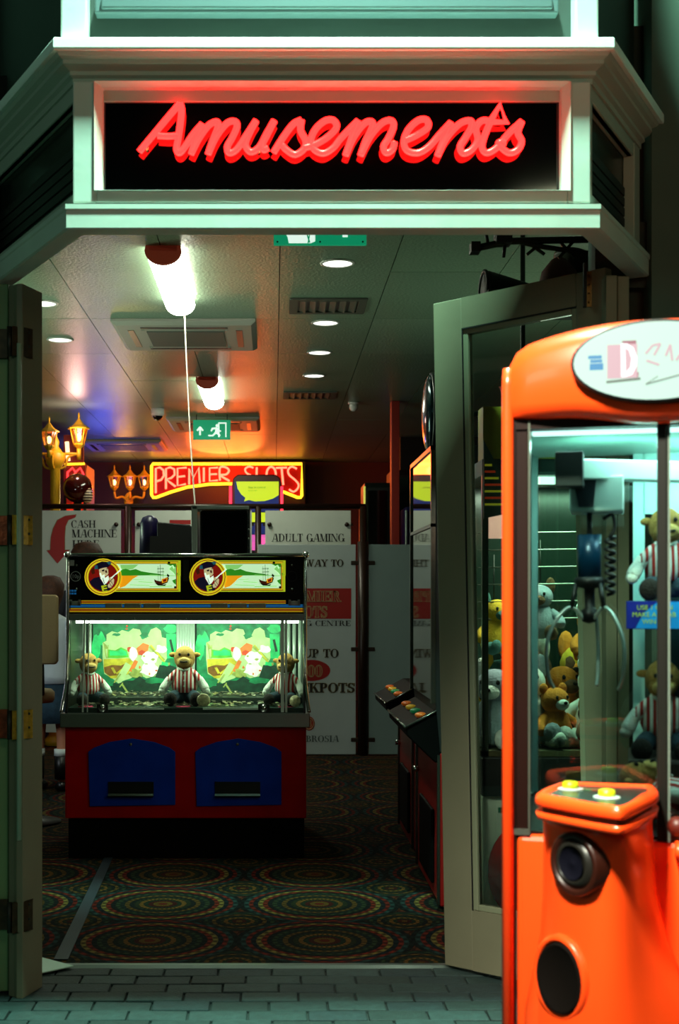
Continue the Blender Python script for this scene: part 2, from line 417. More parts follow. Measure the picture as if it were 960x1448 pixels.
# ---- projecting bay above the entrance: mouldings swept round a three-sided path
FL, FR = Vector((-.626, 3.93)), Vector((.983, 3.93))
EL_, ER_ = Vector((-1.14, 4.90)), Vector((1.30, 4.52))
def offs(d):
    """path points offset outward by d"""
    pts = [EL_, FL, FR, ER_]; out = []
    nrm = []
    for a, b in zip(pts, pts[1:]):
        t = (b-a).normalized(); nrm.append(Vector((t.y, -t.x)))
    for i, p in enumerate(pts):
        if i == 0: out.append(p + nrm[0]*d)
        elif i == 3: out.append(p + nrm[2]*d)
        else:
            n = (nrm[i-1]+nrm[i]).normalized(); out.append(p + n*(d/n.dot(nrm[i])))
    return out
def sweep(prof, mb=None):
    m = mb or MB(); rings = [[] for _ in range(4)]
    for d, z in prof:
        for i, p in enumerate(offs(d)): rings[i].append((p.x, p.y, z))
    return m.loft(rings, smooth=False)
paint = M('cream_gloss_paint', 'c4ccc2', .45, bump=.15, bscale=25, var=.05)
shade = M('cream_shade_paint', 'aab2a4', .6, bump=.15, bscale=25)  # darker copy of the cream paint for mouldings in shade
struct(sweep([(-.07, 2.50), (-.012, 2.50), (-.004, 2.504), (-.004, 2.556), (.0, 2.560), (.0, 2.574), (-.07, 2.579)]).build('trim_2', paint), 'pale moulded ledge along the bottom of the sign bay')
# wings + top rails of the bay
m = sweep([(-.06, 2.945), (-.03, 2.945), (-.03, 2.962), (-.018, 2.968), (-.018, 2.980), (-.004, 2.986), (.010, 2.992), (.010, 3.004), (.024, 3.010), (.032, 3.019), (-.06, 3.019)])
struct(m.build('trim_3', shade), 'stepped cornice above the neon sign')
struct(sweep([(-.05, 3.020), (.045, 3.020), (.047, 3.026), (.047, 3.050), (.043, 3.056), (-.05, 3.060)]).build('trim_4', M('cream_lit_paint', 'f4faf2', .4)), 'bright pale top ledge of the sign bay')  # paler paint puts the lamp's brightness into the ledge colour
struct(sweep([(-.06, 2.90), (-.045, 2.90), (-.045, 2.95), (-.06, 2.95)]).build('trim_5', shade))
# wing panels
for side, (a, b) in enumerate(((EL_, FL), (FR, ER_))):
    t = (b-a).normalized(); n = Vector((t.y, -t.x)); L = (b-a).length
    def w3(s, d, z): q = a + t*s + n*d; return (q.x, q.y, z)
    def wbox(m, s0, s1, d0, d1, z0, z1):
        vs = [w3(s, d, z) for z in (z0, z1) for d in (d0, d1) for s in (s0, s1)]
        return m.add(vs, [(0,2,3,1),(4,5,7,6),(0,1,5,4),(2,6,7,3),(0,4,6,2),(1,3,7,5)])
    nm = ('left', 'right')[side]
    g0 = wbox(MB(), 0, L, -.085, -.075, 2.56, 2.96).build('wall_bay_' + nm, M('wing_panel', '1c241c', .25, var=.3, vscale=8))
    struct(g0, 'dark glazed return of the sign bay on the ' + nm)
    m = MB(); e0, e1 = (.08, .035) if side == 0 else (.035, .08)
    wbox(m, 0, e0, -.075, -.035, 2.576, 2.95); wbox(m, L-e1, L, -.075, -.035, 2.576, 2.95)
    wbox(m, 0, L, -.075, -.038, 2.576, 2.62); wbox(m, 0, L, -.075, -.038, 2.90, 2.95)
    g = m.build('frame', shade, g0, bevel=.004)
    m = MB()
    for k in range(4): wbox(m, e0, L-e1, -.075, -.068, 2.66+.035*k, 2.66+.035*k+.028)
    m.build('slat', M('wing_slat', '15160f', .6), g0)
# upper storey of the bay
struct(sweep([(-.10, 3.055), (-.055, 3.055), (-.055, 4.2), (-.10, 4.2)]).build('wall_upper_bay', M('upper_bay', '26322c', .65, var=.08)), 'dark grey-green wall panel of the bay above the top ledge')
m = MB(); m.box(-.640, -.560, 3.925, 4.0, 3.060, 4.2); struct(m.build('trim_6', paint, bevel=.006), 'pale upright at the left end of the upper bay')
m = MB(); m.box(.905, .975, 3.925, 4.0, 3.060, 4.2); struct(m.build('trim_7', paint, bevel=.006), 'pale upright at the right end of the upper bay')
m = MB(); m.box(-.54, .86, 3.945, 4.0, 3.155, 3.21); m.box(-.52, .84, 3.935, 3.95, 3.165, 3.20)
struct(m.build('trim_8', M('sill_blue', '586a6c', .5), bevel=.005), 'grey-blue window sill at the top of the upper bay')
m = MB(); m.box(-.52, .84, 3.96, 3.97, 3.21, 4.2); struct(m.build('window_1', glass('bay_glass')), 'window above the sill of the upper bay')
m = MB(); m.box(-.83, -.79, 3.98, 4.02, 3.10, 4.3)

# ================================================================== NEON SIGN
SY = 3.955
sg = thing('neon_sign', 'red neon script sign reading Amusements on black in a pale frame over the entrance', 'sign', (0.17, SY, 2.575))
def ls(x, y, z): return (x-.17, y-SY, z-2.575)
def sbox(m, x0, x1, y0, y1, z0, z1): return m.box(x0-.17, x1-.17, y0-SY, y1-SY, z0-2.575, z1-2.575)
ox0, ox1, ix0, ix1, oz0, oz1, iz0, iz1 = -.604, .953, -.517, .869, 2.5795, 2.944, 2.622, 2.932
m = MB(); sbox(m, ox0, ix0-.015, SY-.02, SY+.05, oz0, oz1); m.build('stile', paint, sg, bevel=.004)
m = MB(); sbox(m, ix1+.015, ox1, SY-.02, SY+.05, oz0, oz1); m.build('stile', paint, sg, bevel=.004)
m = MB(); sbox(m, ix0-.015, ix1+.015, SY-.02, SY+.05, oz0, iz0-.004); m.build('bottom_rail', paint, sg, bevel=.004)
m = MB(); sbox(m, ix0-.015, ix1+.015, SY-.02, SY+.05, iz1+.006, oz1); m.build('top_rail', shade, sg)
m = MB()   # bead inside the frame, sloping inward
a = [(ix0-.022, iz0-.008), (ix1+.022, iz0-.008), (ix1+.022, iz1+.010), (ix0-.022, iz1+.010)]
b = [(ix0, iz0), (ix1, iz0), (ix1, iz1), (ix0, iz1)]
for k in range(4):
    l = (k+1) % 4
    m.add([ls(a[k][0], SY-.030, a[k][1]), ls(a[l][0], SY-.030, a[l][1]), ls(b[l][0], SY-.005, b[l][1]), ls(b[k][0], SY-.005, b[k][1]),
           ls(a[k][0], SY-.0, a[k][1]), ls(a[l][0], SY-.0, a[l][1]), ls(b[l][0], SY+.05, b[l][1]), ls(b[k][0], SY+.05, b[k][1])],
          [(0,1,2,3), (3,2,6,7), (0,4,5,1), (4,7,6,5)])
m.build('bead', paint, sg)
m = MB(); sbox(m, ix0-.01, ix1+.01, SY+.030, SY+.045, iz0-.01, iz1+.01); m.build('backing', M('sign_black', '020202', .06, spec=.9), sg)
NR = M('neon_red_tube', '400000', .4, emis=19, ecol=(1, .0056, .0048))
o1, o2, q = (190, 130), (470, 130), 960/290
def n1(*p): return [(o1[0]+x/q, o1[1]+y/q) for x, y in p]
def n2(*p): return [(o2[0]+x/q, o2[1]+y/q) for x, y in p]
strokes = [
 n1((24,280),(75,218),(150,128),(213,54)), n1((213,54),(221,85),(215,150),(205,220),(198,265),(212,286),(240,252),(275,200),(318,150)),
 n1((108,205),(160,208),(205,205)),
 n1((318,150),(295,205),(265,292)), n1((265,292),(300,222),(345,160),(382,140),(392,160),(370,220),(345,292)),
 n1((345,292),(380,215),(430,150),(468,138),(480,162),(458,215),(436,255),(445,286),(480,268),(528,198),(570,134)),
 n1((570,134),(540,190),(520,245),(545,282),(585,258),(620,195),(655,134)), n1((655,134),(622,200),(600,245),(606,272),(625,262)),
 n1((652,284),(700,208),(745,150),(782,132)), n1((782,132),(778,180),(802,230),(793,268),(752,294),(712,272),(692,250)),
 n1((793,262),(838,250),(900,215),(945,168),(932,134),(892,136),(848,175),(826,228),(842,270),(885,288),(930,262)) + n2((33,225),(70,185),(120,135)),
 n2((120,135),(90,215),(62,298)), n2((62,298),(100,212),(150,148),(183,140),(186,165),(155,232),(132,298)),
 n2((132,298),(175,212),(230,148),(272,134),(286,160),(262,218),(240,255),(252,286),(280,270),(290,235)),
 n2((340,228),(395,202),(446,166),(440,132),(402,134),(355,178),(335,232),(350,275),(400,286),(450,258),(502,200),(555,143)),
 n2((555,143),(520,225),(492,300)), n2((492,300),(535,215),(595,150),(645,135),(650,165),(622,215),(598,256),(612,288),(650,272),(680,225),(672,170),(700,135),(740,138)),
 n2((740,138),(785,60),(815,142),(740,140)),
 n2((740,140),(712,205),(700,258),(722,286),(768,262),(825,195),(886,138)),
 n2((886,138),(868,190),(885,232),(866,272),(828,286),(792,262),(778,238),(812,238)),
]
names = ['letter_a_tube', 'letter_a_tube', 'crossbar_tube'] + ['script_tube']*20
for i, st in enumerate(strokes):
    m = MB(); yy = SY + .004 - (i % 3)*.0015
    pts = catmull([P(u, v, yy) for u, v in st], 7)
    if i in (17,): pts = [P(u, v, yy) for u, v in st]
    m.tube([ls(*p) for p in pts], .0104, 8); m.build(names[i], NR, sg)
for u, v in ((207, 208), (366, 212), (535, 176), (556, 200), (576, 193), (715, 202)):
    m = MB(); p = P(u, v, SY+.012); m.cyl(ls(p.x, p.y, p.z), ls(p.x, SY+.032, p.z), .005, 8)
    m.build('tube_support', M('support_white', 'd0b070', .5), sg)
# ================================================================== DOORS
doorp = M('door_paint', '74705a', .6, bump=.15, bscale=30, var=.06)
doorp2 = M('door_paint_green', '6f8a5c', .6, bump=.15, bscale=20, var=.1, vscale=2)
# right leaf, hinged near the facade, swung inward
hx, hy = 1.11, 4.45
leaf = bpy.data.objects.new('door_2', None); C.objects.link(leaf); leaf['kind'] = 'structure'
leaf['label'] = 'right glazed entrance door swung open into the arcade'
LL = .72
leaf.location = (.656, 4.92, 0); leaf.rotation_euler = (0, R(-1.25), math.atan2(-.681, .733))
T0, T1, H0, H1 = .0, LL, .012, 2.50
m = MB(); m.box(0, .128, -.022, .022, H0, H1); m.build('stile', doorp, leaf, bevel=.004)
m = MB(); m.box(.605, LL, -.022, .022, H0, H1); m.build('stile', doorp, leaf, bevel=.004)
m = MB(); m.box(.128, .605, -.0215, .0215, 2.385, H1); m.build('top_rail', doorp, leaf)
m = MB(); m.box(.128, .605, -.0215, .0215, H0, .235); m.build('bottom_rail', doorp, leaf)
for nm, bx in (('glazing_bead', (.128, .150, .235, 2.385)), ('glazing_bead', (.583, .605, .235, 2.385)), ('glazing_bead', (.150, .583, .235, .257)), ('glazing_bead', (.150, .583, 2.363, 2.385))):
    m = MB(); m.box(bx[0], bx[1], -.016, .016, bx[2], bx[3]); g = 0.009
    m.box(bx[0], bx[1], -.010, .010, bx[2], bx[3])
    m.build(nm, M('bead_paint', '7c8068', .5), leaf, bevel=.003)
m = MB(); m.box(.128, .132, -.0235, -.020, .235, 2.385); m.box(.128, .605, -.0235, -.020, 2.381, 2.386); m.build('bead_joint', M('joint_black', '050605', .8), leaf)
m = MB(); m.box(.150, .583, -.003, .003, .257, 2.363); m.build('pane', glass(), leaf)
# jamb of the right door
m = MB(); m.box(1.118, 1.155, 4.40, 4.50, 0, 2.475); m.box(1.16, 1.20, 4.415, 4.52, 0, 2.475); m.box(1.155, 1.16, 4.43, 4.50, 0, 2.46)
struct(m.build('trim_9', doorp, bevel=.006), 'moulded jamb beside the right door')
m = MB(); p = P(829, 410, 4.40); m.box(p.x-.006, p.x+.004, 4.41, 4.425, 2.37, 2.52)
struct(m.build('trim_10', M('joint_black', '050605')))
m = MB(); m.box(1.062, 1.082, 4.452, 4.462, 2.38, 2.50)
for k in range(4): m.cyl((1.072, 4.45, 2.395+.03*k), (1.072, 4.455, 2.395+.03*k), .004, 8)
struct(m.build('trim_11', M('old_brass', '6a4a22', .5, .7, var=.4, vscale=60)), 'small worn hinge plate at the top of the right door')
# left jamb post and leaf with brass hinges
m = MB()
pts = [(X_(12, 4.56), 4.565), (X_(20, 4.55), 4.548), (X_(24, 4.54), 4.532), (X_(32, 4.53), 4.53), (X_(60, 4.67), 4.67), (X_(60, 4.67)-.05, 4.71), (-.95, 4.71)]
m.prism(pts, 0, 2.478); jm = struct(m.build('door_1', doorp, bevel=.003), 'thick left door edge with four brass hinges')
m = MB(); m.tube([(X_(27, 4.53), 4.530, .55), (X_(27, 4.53), 4.530, 2.27)], .0085, 8); m.build('bead', M('bead_pale', '9fb09a', .4), jm)
m = MB(); m.box(-1.75, X_(13, 4.6), 4.585, 4.63, .01, 2.49); m.build('leaf', doorp2, jm, bevel=.004)
brass = M('brass_hinge', 'b08a2a', .42, .55, bump=.5, bscale=60, var=.35, vscale=60)
rust = M('copper_hinge', '8a3a1c', .4, .6, bump=.4, bscale=60, var=.3, vscale=40)
dbr = M('dark_hinge', '3c2c1a', .5, .5, var=.4, vscale=40)  # darker metal for the top and bottom hinges
for va, vb, mt, mt2 in ((461, 503, dbr, dbr), (728, 770, brass, rust), (1005, 1046, brass, rust), (1277, 1320, dbr, dbr)):
    z0, z1 = Z_(vb, 4.52), Z_(va, 4.52)
    m = MB(); a = (X_(17, 4.515), 4.516); b = (X_(46, 4.57), 4.575)
    m.prism([a, b, (b[0]-.002, b[1]+.012), (X_(31, 4.5)-.002, 4.535), (a[0]-.002, a[1]+.014)], z0, z1)
    hg = m.build('hinge', mt, jm, bevel=.001)
    m = MB()
    for k in range(4):
        t = .62 + (k % 2)*.2; x = a[0]+(b[0]-a[0])*t; y = a[1]+(b[1]-a[1])*t - .0015; z = z0+(z1-z0)*(.14+.24*k)
        m.ell((x, y, z), (.005, .002, .005), 8, 4)
    m.build('screw', M('screw_dark', '161208', .5), hg)
    m = MB(); m.cyl((X_(13.5, 4.53), 4.53, z0), (X_(13.5, 4.53), 4.53, z1), .009, 10); m.build('knuckle', M('screw_dark', '161208', .5), hg)
    m = MB(); m.box(X_(-25, 4.57), X_(11, 4.57), 4.568, 4.583, z0, z1); m.build('plate', mt2, hg, bevel=.001)

# white sheet lying by the left door and the cable cover on the carpet
m = MB(); z = .006
a, b, c = P(104, 1366, 1), P(60, 1353, 1), P(60, 1378, 1)
def floorpt(u, v, z=.0): Y = F*(EYE-z)/(v-841); return (X_(u, Y), Y, z)
pts = [floorpt(104, 1366, .012), floorpt(58, 1354, .012), floorpt(40, 1366, .012), floorpt(58, 1376, .012)]
m.add([(p[0], p[1], .010) for p in pts] + [(p[0], p[1], .014) for p in pts], [(0,1,2,3), (7,6,5,4), (0,4,5,1), (1,5,6,2), (2,6,7,3), (3,7,4,0)])
tag(m.build('paper_sheet', M('white_card', 'b8d8c8', .6)), 'white sheet corner on the ground by the left door', 'paper')
m = MB()
pa, pb, pc, pd = floorpt(76, 1358), floorpt(96, 1358), floorpt(160, 1212), floorpt(148, 1212)
m.add([(*p[:2], 0.001) for p in (pa, pb, pc, pd)] + [(p[0], p[1], .005) for p in (pa, pb, pc, pd)], [(3,2,1,0), (4,5,6,7), (0,1,5,4), (1,2,6,5), (2,3,7,6), (3,0,4,7)])
tag(m.build('floor_tape', M('blue_grey_tape', '16222a', .6)), 'blue-grey tape strip running across the carpet to the coin pusher', 'tape')

# ================================================================== CEILING FITTINGS
white = M('white_plastic', 'c8ccc4', .4)
chrome = M('chrome', 'c8ccc8', .16, 1.0)
black = M('black_plastic', '080808', .35)
dark = M('dark_metal', '1c1c18', .45, .5)
def lightstrip(loc, ln, label):
    t = thing('tube_light', label, 'ceiling light', loc, group='tube lights down the middle of the ceiling')
    w = .088
    m = MB(); m.prism([(-.07, -.001), (.07, -.001), (.07, -.03), (-.07, -.025)][::-1], .0, ln, 'y'); m.build('body', M('lamp_body', 'a09080', .5), t)
    prof = [(w*math.cos(a), -.025 - .066*math.sin(a)) for a in [PI*k/14 for k in range(15)]]
    m = MB(); m.prism(prof[::-1], .03, ln-.01, 'y'); m.build('diffuser', M('tube_glow', 'fff4e0', .5, emis=19, ecol=(.98, 1, .80)), t)
    prof2 = [(w*1.05*math.cos(a), -.025 - .070*math.sin(a)) for a in [PI*k/14 for k in range(15)]] 
    m = MB(); m.prism(([(-.088, -.001)] + prof2[::-1] + [(.088, -.001)]), 0, .03, 'y'); m.build('end_cap', M('end_cap', '8a3a28', .5, emis=.16, ecol='a04028'), t)  # cap emission stands in for lamp light coming through the plastic
    return t
lightstrip((-.555, 6.55, CEIL), 1.24, 'tube light with glowing diffuser nearest the entrance')
lightstrip((-.535, 10.5, CEIL), 1.24, 'smaller looking tube light farther back, before the second ventilation cassette')
area('tube_light_lamp', (-.55, 7.1, CEIL-.115), (-.55, 7.1, 0), .16, 9, (.85, 1, .78), 1.0)
area('tube_light_lamp', (-.53, 11.0, CEIL-.115), (-.53, 11.0, 0), .16, 9, (.85, 1, .78), 1.0)
dl = None
for x, y, lab in ((.336, 6.9, 'round downlight nearest the entrance, right of the tube lights'), (.332, 8.41, 'second round downlight of the row behind the louvred vent'),
                  (.330, 9.44, 'third round downlight of the row'), (.322, 10.44, 'farthest round downlight of the row, before the second vent'),
                  (-1.464, 8.97, 'round downlight on its own near the left door top'), (-1.385, 7.85, 'round downlight half hidden by the left door top')):
    if dl is None:
        dl = thing('downlight', lab, 'ceiling light', (x, y, CEIL), group='round recessed downlights')
        m = MB(); m.lathe([(.082, 0), (.092, 0), (.092, -.004), (.080, -.008), (.078, -.001)], seg=28); m.build('rim', white, dl)
        m = MB(); m.lathe([(.001, -.003), (.078, -.003), (.078, -.0005), (.001, -.0005)], seg=28); m.build('lens', M('downlight_lens', 'fffbe8', .5, emis=2.2, ecol=(1, .98, .86)), dl)
    else: again(dl, (x, y, CEIL), lab)
    l = bpy.data.lights.new('downlight_lamp', 'SPOT'); l.energy = 5; l.color = (1, .95, .8); l.spot_size = R(110); l.spot_blend = .8; l.shadow_soft_size = .07
    o = bpy.data.objects.new('downlight_lamp', l); C.objects.link(o); o.location = (x, y, CEIL-.02)
# louvred vents
v0 = None
for x, y, lab in ((.326, 7.91, 'grey louvred air vent nearer the entrance'), (.315, 11.45, 'grey louvred air vent farther back in the ceiling')):
    if v0: again(v0, (x, y, CEIL), lab); continue
    v0 = thing('air_vent', lab, 'vent', (x, y, CEIL), group='louvred ceiling vents')
    m = MB()
    for b in ((-.23, .23, -.20, -.15), (-.23, .23, .15, .20), (-.23, -.18, -.15, .15), (.18, .23, -.15, .15)): m.box(*b, -.012, -.001)
    m.build('frame', M('vent_grey', '4a5046', .5), v0, bevel=.002)
    m = MB(); m.box(-.18, .18, -.15, .15, -.003, -.0015); m.build('backing', black, v0)
    for k in range(6):
        m = MB(); x0 = -.17+.06*k; m.prism([(x0, -.004), (x0+.006, -.004), (x0+.04, -.013), (x0+.034, -.013)], -.148, .148, 'y'); m.build('louvre', M('vent_grey', '4a5046'), v0)
# air cassettes
c0 = None
for x, y, lab in ((-.575, 8.74, 'square ceiling air cassette beside the nearest tube light'), (-.60, 13.3, 'square air cassette in red light above the hanging exit sign'),
                  (-1.73, 15.2, 'square air cassette lit blue at the back left of the ceiling')):
    if c0: again(c0, (x, y, CEIL), lab); continue
    c0 = thing('air_cassette', lab, 'air conditioner', (x, y, CEIL), group='square air conditioning cassettes')
    g = M('cassette_white', 'a8aca0', .5)
    m = MB(); m.loft([[(-.46, -.46, 0), (.46, -.46, 0), (.46, .46, 0), (-.46, .46, 0)], [(-.46, -.46, -.02), (.46, -.46, -.02), (.46, .46, -.02), (-.46, .46, -.02)], [(-.43, -.43, -.04), (.43, -.43, -.04), (.43, .43, -.04), (-.43, .43, -.04)]], smooth=False)
    m.build('body', g, c0, bevel=.004)
    m = MB(); m.box(-.25, .25, -.25, .25, -.046, -.039); m.build('grille', M('grille_grey', '5c665c', .6, bump=.8, bscale=150), c0)
    for b in ((-.28, .28, -.37, -.33), (-.28, .28, .33, .37), (-.37, -.33, -.28, .28), (.33, .37, -.28, .28)):
        m = MB(); m.box(*b, -.0425, -.039); m.build('air_slot', black, c0)
    for sx, sy in ((-.28, .28), (.26, .28), (-.28, -.30), (.26, -.30)): m = MB(); m.box(sx, sx+.02, sy, sy+.02, -.047, -.04); m.build('clip', g, c0)
t = thing('dome_camera', 'small white dome camera with a black dome on the ceiling', 'camera', (-1.09, 12.3, CEIL))
m = MB(); m.lathe([(.062, 0), (.062, -.05), (.055, -.07)], seg=20); m.build('housing', white, t)
m = MB(); m.ell((0, 0, -.068), (.048, .048, .045)); m.build('dome', M('gloss_black', '040404', .08), t)
t = thing('motion_sensor', 'small white egg shaped sensor on the ceiling right of the vents', 'sensor', (.727, 11.9, CEIL))
m = MB(); m.lathe([(.05, 0), (.05, -.015), (.04, -.02)], seg=16); m.build('base', white, t)
m = MB(); m.ell((0, 0, -.04), (.04, .04, .045)); m.build('lens', white, t)

# exit signs
green = M('exit_green', '12a070', .5, emis=.55, ecol='10a873'); egw = M('exit_white', 'eafff4', .5, emis=.9, ecol='e8fff2')
def exit_sign(loc, wd, ht, label, kind, drop):
    t = thing('exit_sign', label, 'sign', loc, group='hanging green exit signs')
    m = MB(); m.box(-wd/2, wd/2, -.008, .008, 0, ht); m.build('panel', [green], t, bevel=.001)
    s = wd/320.
    if kind == 'near':
        sh = [(egw, rect(100, 10, 210, 160)), (green, rect(118, 10, 210, 118)), (egw, circ(150, 40, 14)), (egw, [(125, 60), (170, 60), (200, 100), (190, 108), (160, 90), (165, 160), (150, 160), (140, 110), (118, 130), (110, 122)]),
              (egw, [(52, 160), (52, 128), (42, 118), (100, 112), (120, 140), (100, 160)]), (egw, rect(238, 100, 255, 128)), (egw, rect(238, 10, 255, 90))]
        sh = [(egw, [(42, 118), (62, 118), (62, 112), (112, 112), (125, 100), (143, 100), (143, 145), (128, 152), (52, 152), (48, 130)]), (green, line(112, 108, 124, 150, 5)), (green, line(126, 110, 118, 152, 4)), (egw, rect(237, 105, 255, 130))]
        H = 158
    else:
        H = 156*320/320
        sh = [(egw, line(60, 60, 60, 120, 14)), (egw, line(60, 55, 35, 85, 13)), (egw, line(60, 55, 85, 85, 13)),
              (egw, rect(215, 20, 285, 135)), (green, [(225, 30), (275, 30), (275, 135), (225, 135)]), (egw, circ(205, 45, 12)),
              (egw, [(160, 62), (205, 58), (222, 78), (240, 85), (236, 94), (214, 88), (210, 96), (235, 118), (226, 135), (216, 132), (220, 120), (196, 108), (170, 130), (130, 128), (130, 118), (165, 118), (188, 95), (192, 74), (172, 74), (158, 92), (150, 86)])]
    decal(sh, s, ht/H, -wd/2, ht, -.0082, 'symbol', t)
    for xh in (-wd*.42, wd*.42-.008): m = MB(); m.box(xh, xh+.008, -.004, .004, ht, ht+drop); m.build('hanger', dark, t)
    for xh in (-wd*.46, 0, wd*.46): m = MB(); m.ell((xh, -.009, .012), (.004, .003, .004), 8, 4); m.build('screw', dark, t)
    return t
exit_sign((X_(452.5, 5.2), 5.2, Z_(347, 5.2)), X_(518, 5.2)-X_(387, 5.2), .17, 'green exit sign just under the sign bay, its top hidden', 'near', CEIL-Z_(347, 5.2)-.17)
exit_sign((X_(299.5, 12.7), 12.7, Z_(622, 12.7)), 53*12.7/F, 28*12.7/F, 'small green exit sign with upward arrow and running figure, farther back', 'far', CEIL-Z_(594, 12.7))
m = MB(); m.tube(catmull([(P(261, 446, 7.62)), P(266, 560, 7.5), P(271, 650, 7.3), P(276, 716, 7.16)], 6), .0042, 6)
tag(m.build('hanging_cord', M('cord_white', 'd8d0c0', .6)), 'pale cord hanging from the near tube light to the box on the pusher', 'cord')

# ================================================================== COIN PUSHER
BY = 6.93
cx = (X_(92, BY)+X_(433, BY))/2; W = X_(433, BY)-X_(92, BY)
cp = thing('coin_pusher', 'two player coin pusher with lit pirate marquees, red base and blue doors', 'arcade machine', (cx, BY, 0))
hw = W/2
redp = M('base_red', 'b00808', .5, var=.15, bump=.1, spec=.1); bluep = M('door_blue', '0a36a8', .5, var=.15, spec=.1)
def L3(u, v, Y): p = P(u, v, Y); return Vector((p.x-cx, p.y-BY, p.z))
m = MB(); m.box(-hw+.015, hw-.01, .02, 1.1, 0, .215); m.build('plinth', M('plinth_black', '060606', .8, spec=.1), cp)
m = MB(); m.box(-hw, hw, 0, 1.12, .215, .70); m.build('base', redp, cp, bevel=.006)
for k, (u0, u1) in enumerate(((125, 248), (276, 398))):
    pts = [L3(u0+2, 1140, BY), L3(u1, 1138, BY), L3(u1, 1063, BY), L3(u1-8, 1057, BY), L3(u1-30, 1049, BY), L3((u0+u1)/2, 1044, BY), L3(u0+30, 1049, BY), L3(u0+8, 1057, BY), L3(u0, 1063, BY)]
    m = MB(); m.prism([(p.x, p.z) for p in pts], -.010, .0, 'y'); d = m.build('door', bluep, cp, bevel=.003)
    um = (u0+u1)/2 - 1
    a, b = L3(um-32, 1105, BY), L3(um+32, 1126, BY)
    m = MB()
    for bx in ((a.x, b.x, a.z-.004, a.z), (a.x, a.x+.004, b.z, a.z), (b.x-.004, b.x, b.z, a.z)): m.box(bx[0], bx[1], -.016, -.010, bx[2], bx[3])
    m.box(a.x, b.x, -.012, -.010, b.z, a.z)
    m.build('payout_slot', black, d)
    m = MB(); m.box(a.x, b.x, -.03, -.010, b.z, b.z+.006); m.box(a.x, b.x, -.03, -.026, b.z, b.z+.018)
    m.build('payout_tray', chrome, d)
    m = MB(); lk = L3(um, 1052, BY); m.cyl((lk.x, -.016, lk.z), (lk.x, -.01, lk.z), .008, 12); m.build('lock', chrome, d)
# chrome ledge
m = MB(); m.box(-hw-.022, hw+.018, -.035, .04, .70, .775); m.build('ledge', M('brushed_steel', '9aa09c', .28, .95, bump=.05), cp, bevel=.004)
# side walls of the cabinet, profile flaring to the bottom of the glass
prof = [(0.10, 1.612), (0.86, 1.612), (.86, .70), (-.03, .70), (-.03, .79), (.02, .90), (.075, 1.06), (.085, 1.29), (.085, 1.34)]
for sx in (-1, 1):
    m = MB(); x0 = sx*(hw-.004); m.prism(prof, min(x0, x0-sx*.012), max(x0, x0-sx*.012), 'x')
    m.build('side_panel', black if sx > 0 else M('side_black', '0c0a08', .4), cp)
    m = MB(); pts = [(x0, .085, 1.60), (x0, .075, 1.45), (x0, .07, 1.30), (x0, .06, 1.10), (x0, .035, .95), (x0+sx*.008, -.005, .86), (x0+sx*.018, -.035, .78)]
    m.tube(catmull(pts, 5), .010, 8); m.build('chrome_edge', chrome, cp)
m = MB(); m.box(-hw, hw, .07, .86, 1.600, 1.612); m.build('top', M('top_black', '101210', .4), cp)
m = MB(); m.cyl((-hw, .075, 1.612), (hw, .075, 1.612), .011, 10); m.ell((-hw, .075, 1.615), (.018, .018, .018)); m.ell((hw, .075, 1.615), (.018, .018, .018)); m.build('chrome_rail', chrome, cp)
# head box with marquees
m = MB(); m.box(-hw+.008, hw-.008, .09, .34, 1.295, 1.600); hd = m.build('head', M('head_black', '030303', .4, spec=.15), cp, bevel=.003)
my = .0895; MY = BY + my
ygr = M('print_yellow_green', 'b8c818', .5, emis=.62, ecol='c0d020'); yel = M('print_yellow', 'e0c010', .5, emis=.7, ecol='e8d020'); rd = M('print_red', '901008', .5, emis=.45, ecol='981408')
mint = M('print_mint', 'c8f0c0', .5, emis=.85, ecol='c6f4c0'); grn = M('print_green', '2c9020', .5, emis=.55, ecol='34a020'); orn = M('print_orange', 'e89808', .5, emis=.8, ecol='f0a010')
brn = M('print_brown', '4a1c08', .5, emis=.25, ecol='642008'); blk = M('print_black', '040404', .5); nav = M('print_navy', '1c1038', .5, emis=.2, ecol='1a1038'); tel = M('print_teal', '2a7080', .5, emis=.35, ecol='2c7888')
skin = M('print_skin', 'd8c890', .5, emis=.6, ecol='d8cc98'); wht = M('print_white', 'e8ffe8', .5, emis=.9, ecol='e4ffe4'); lgn = M('print_light_green', '88d070', .5, emis=.7, ecol='90e078')
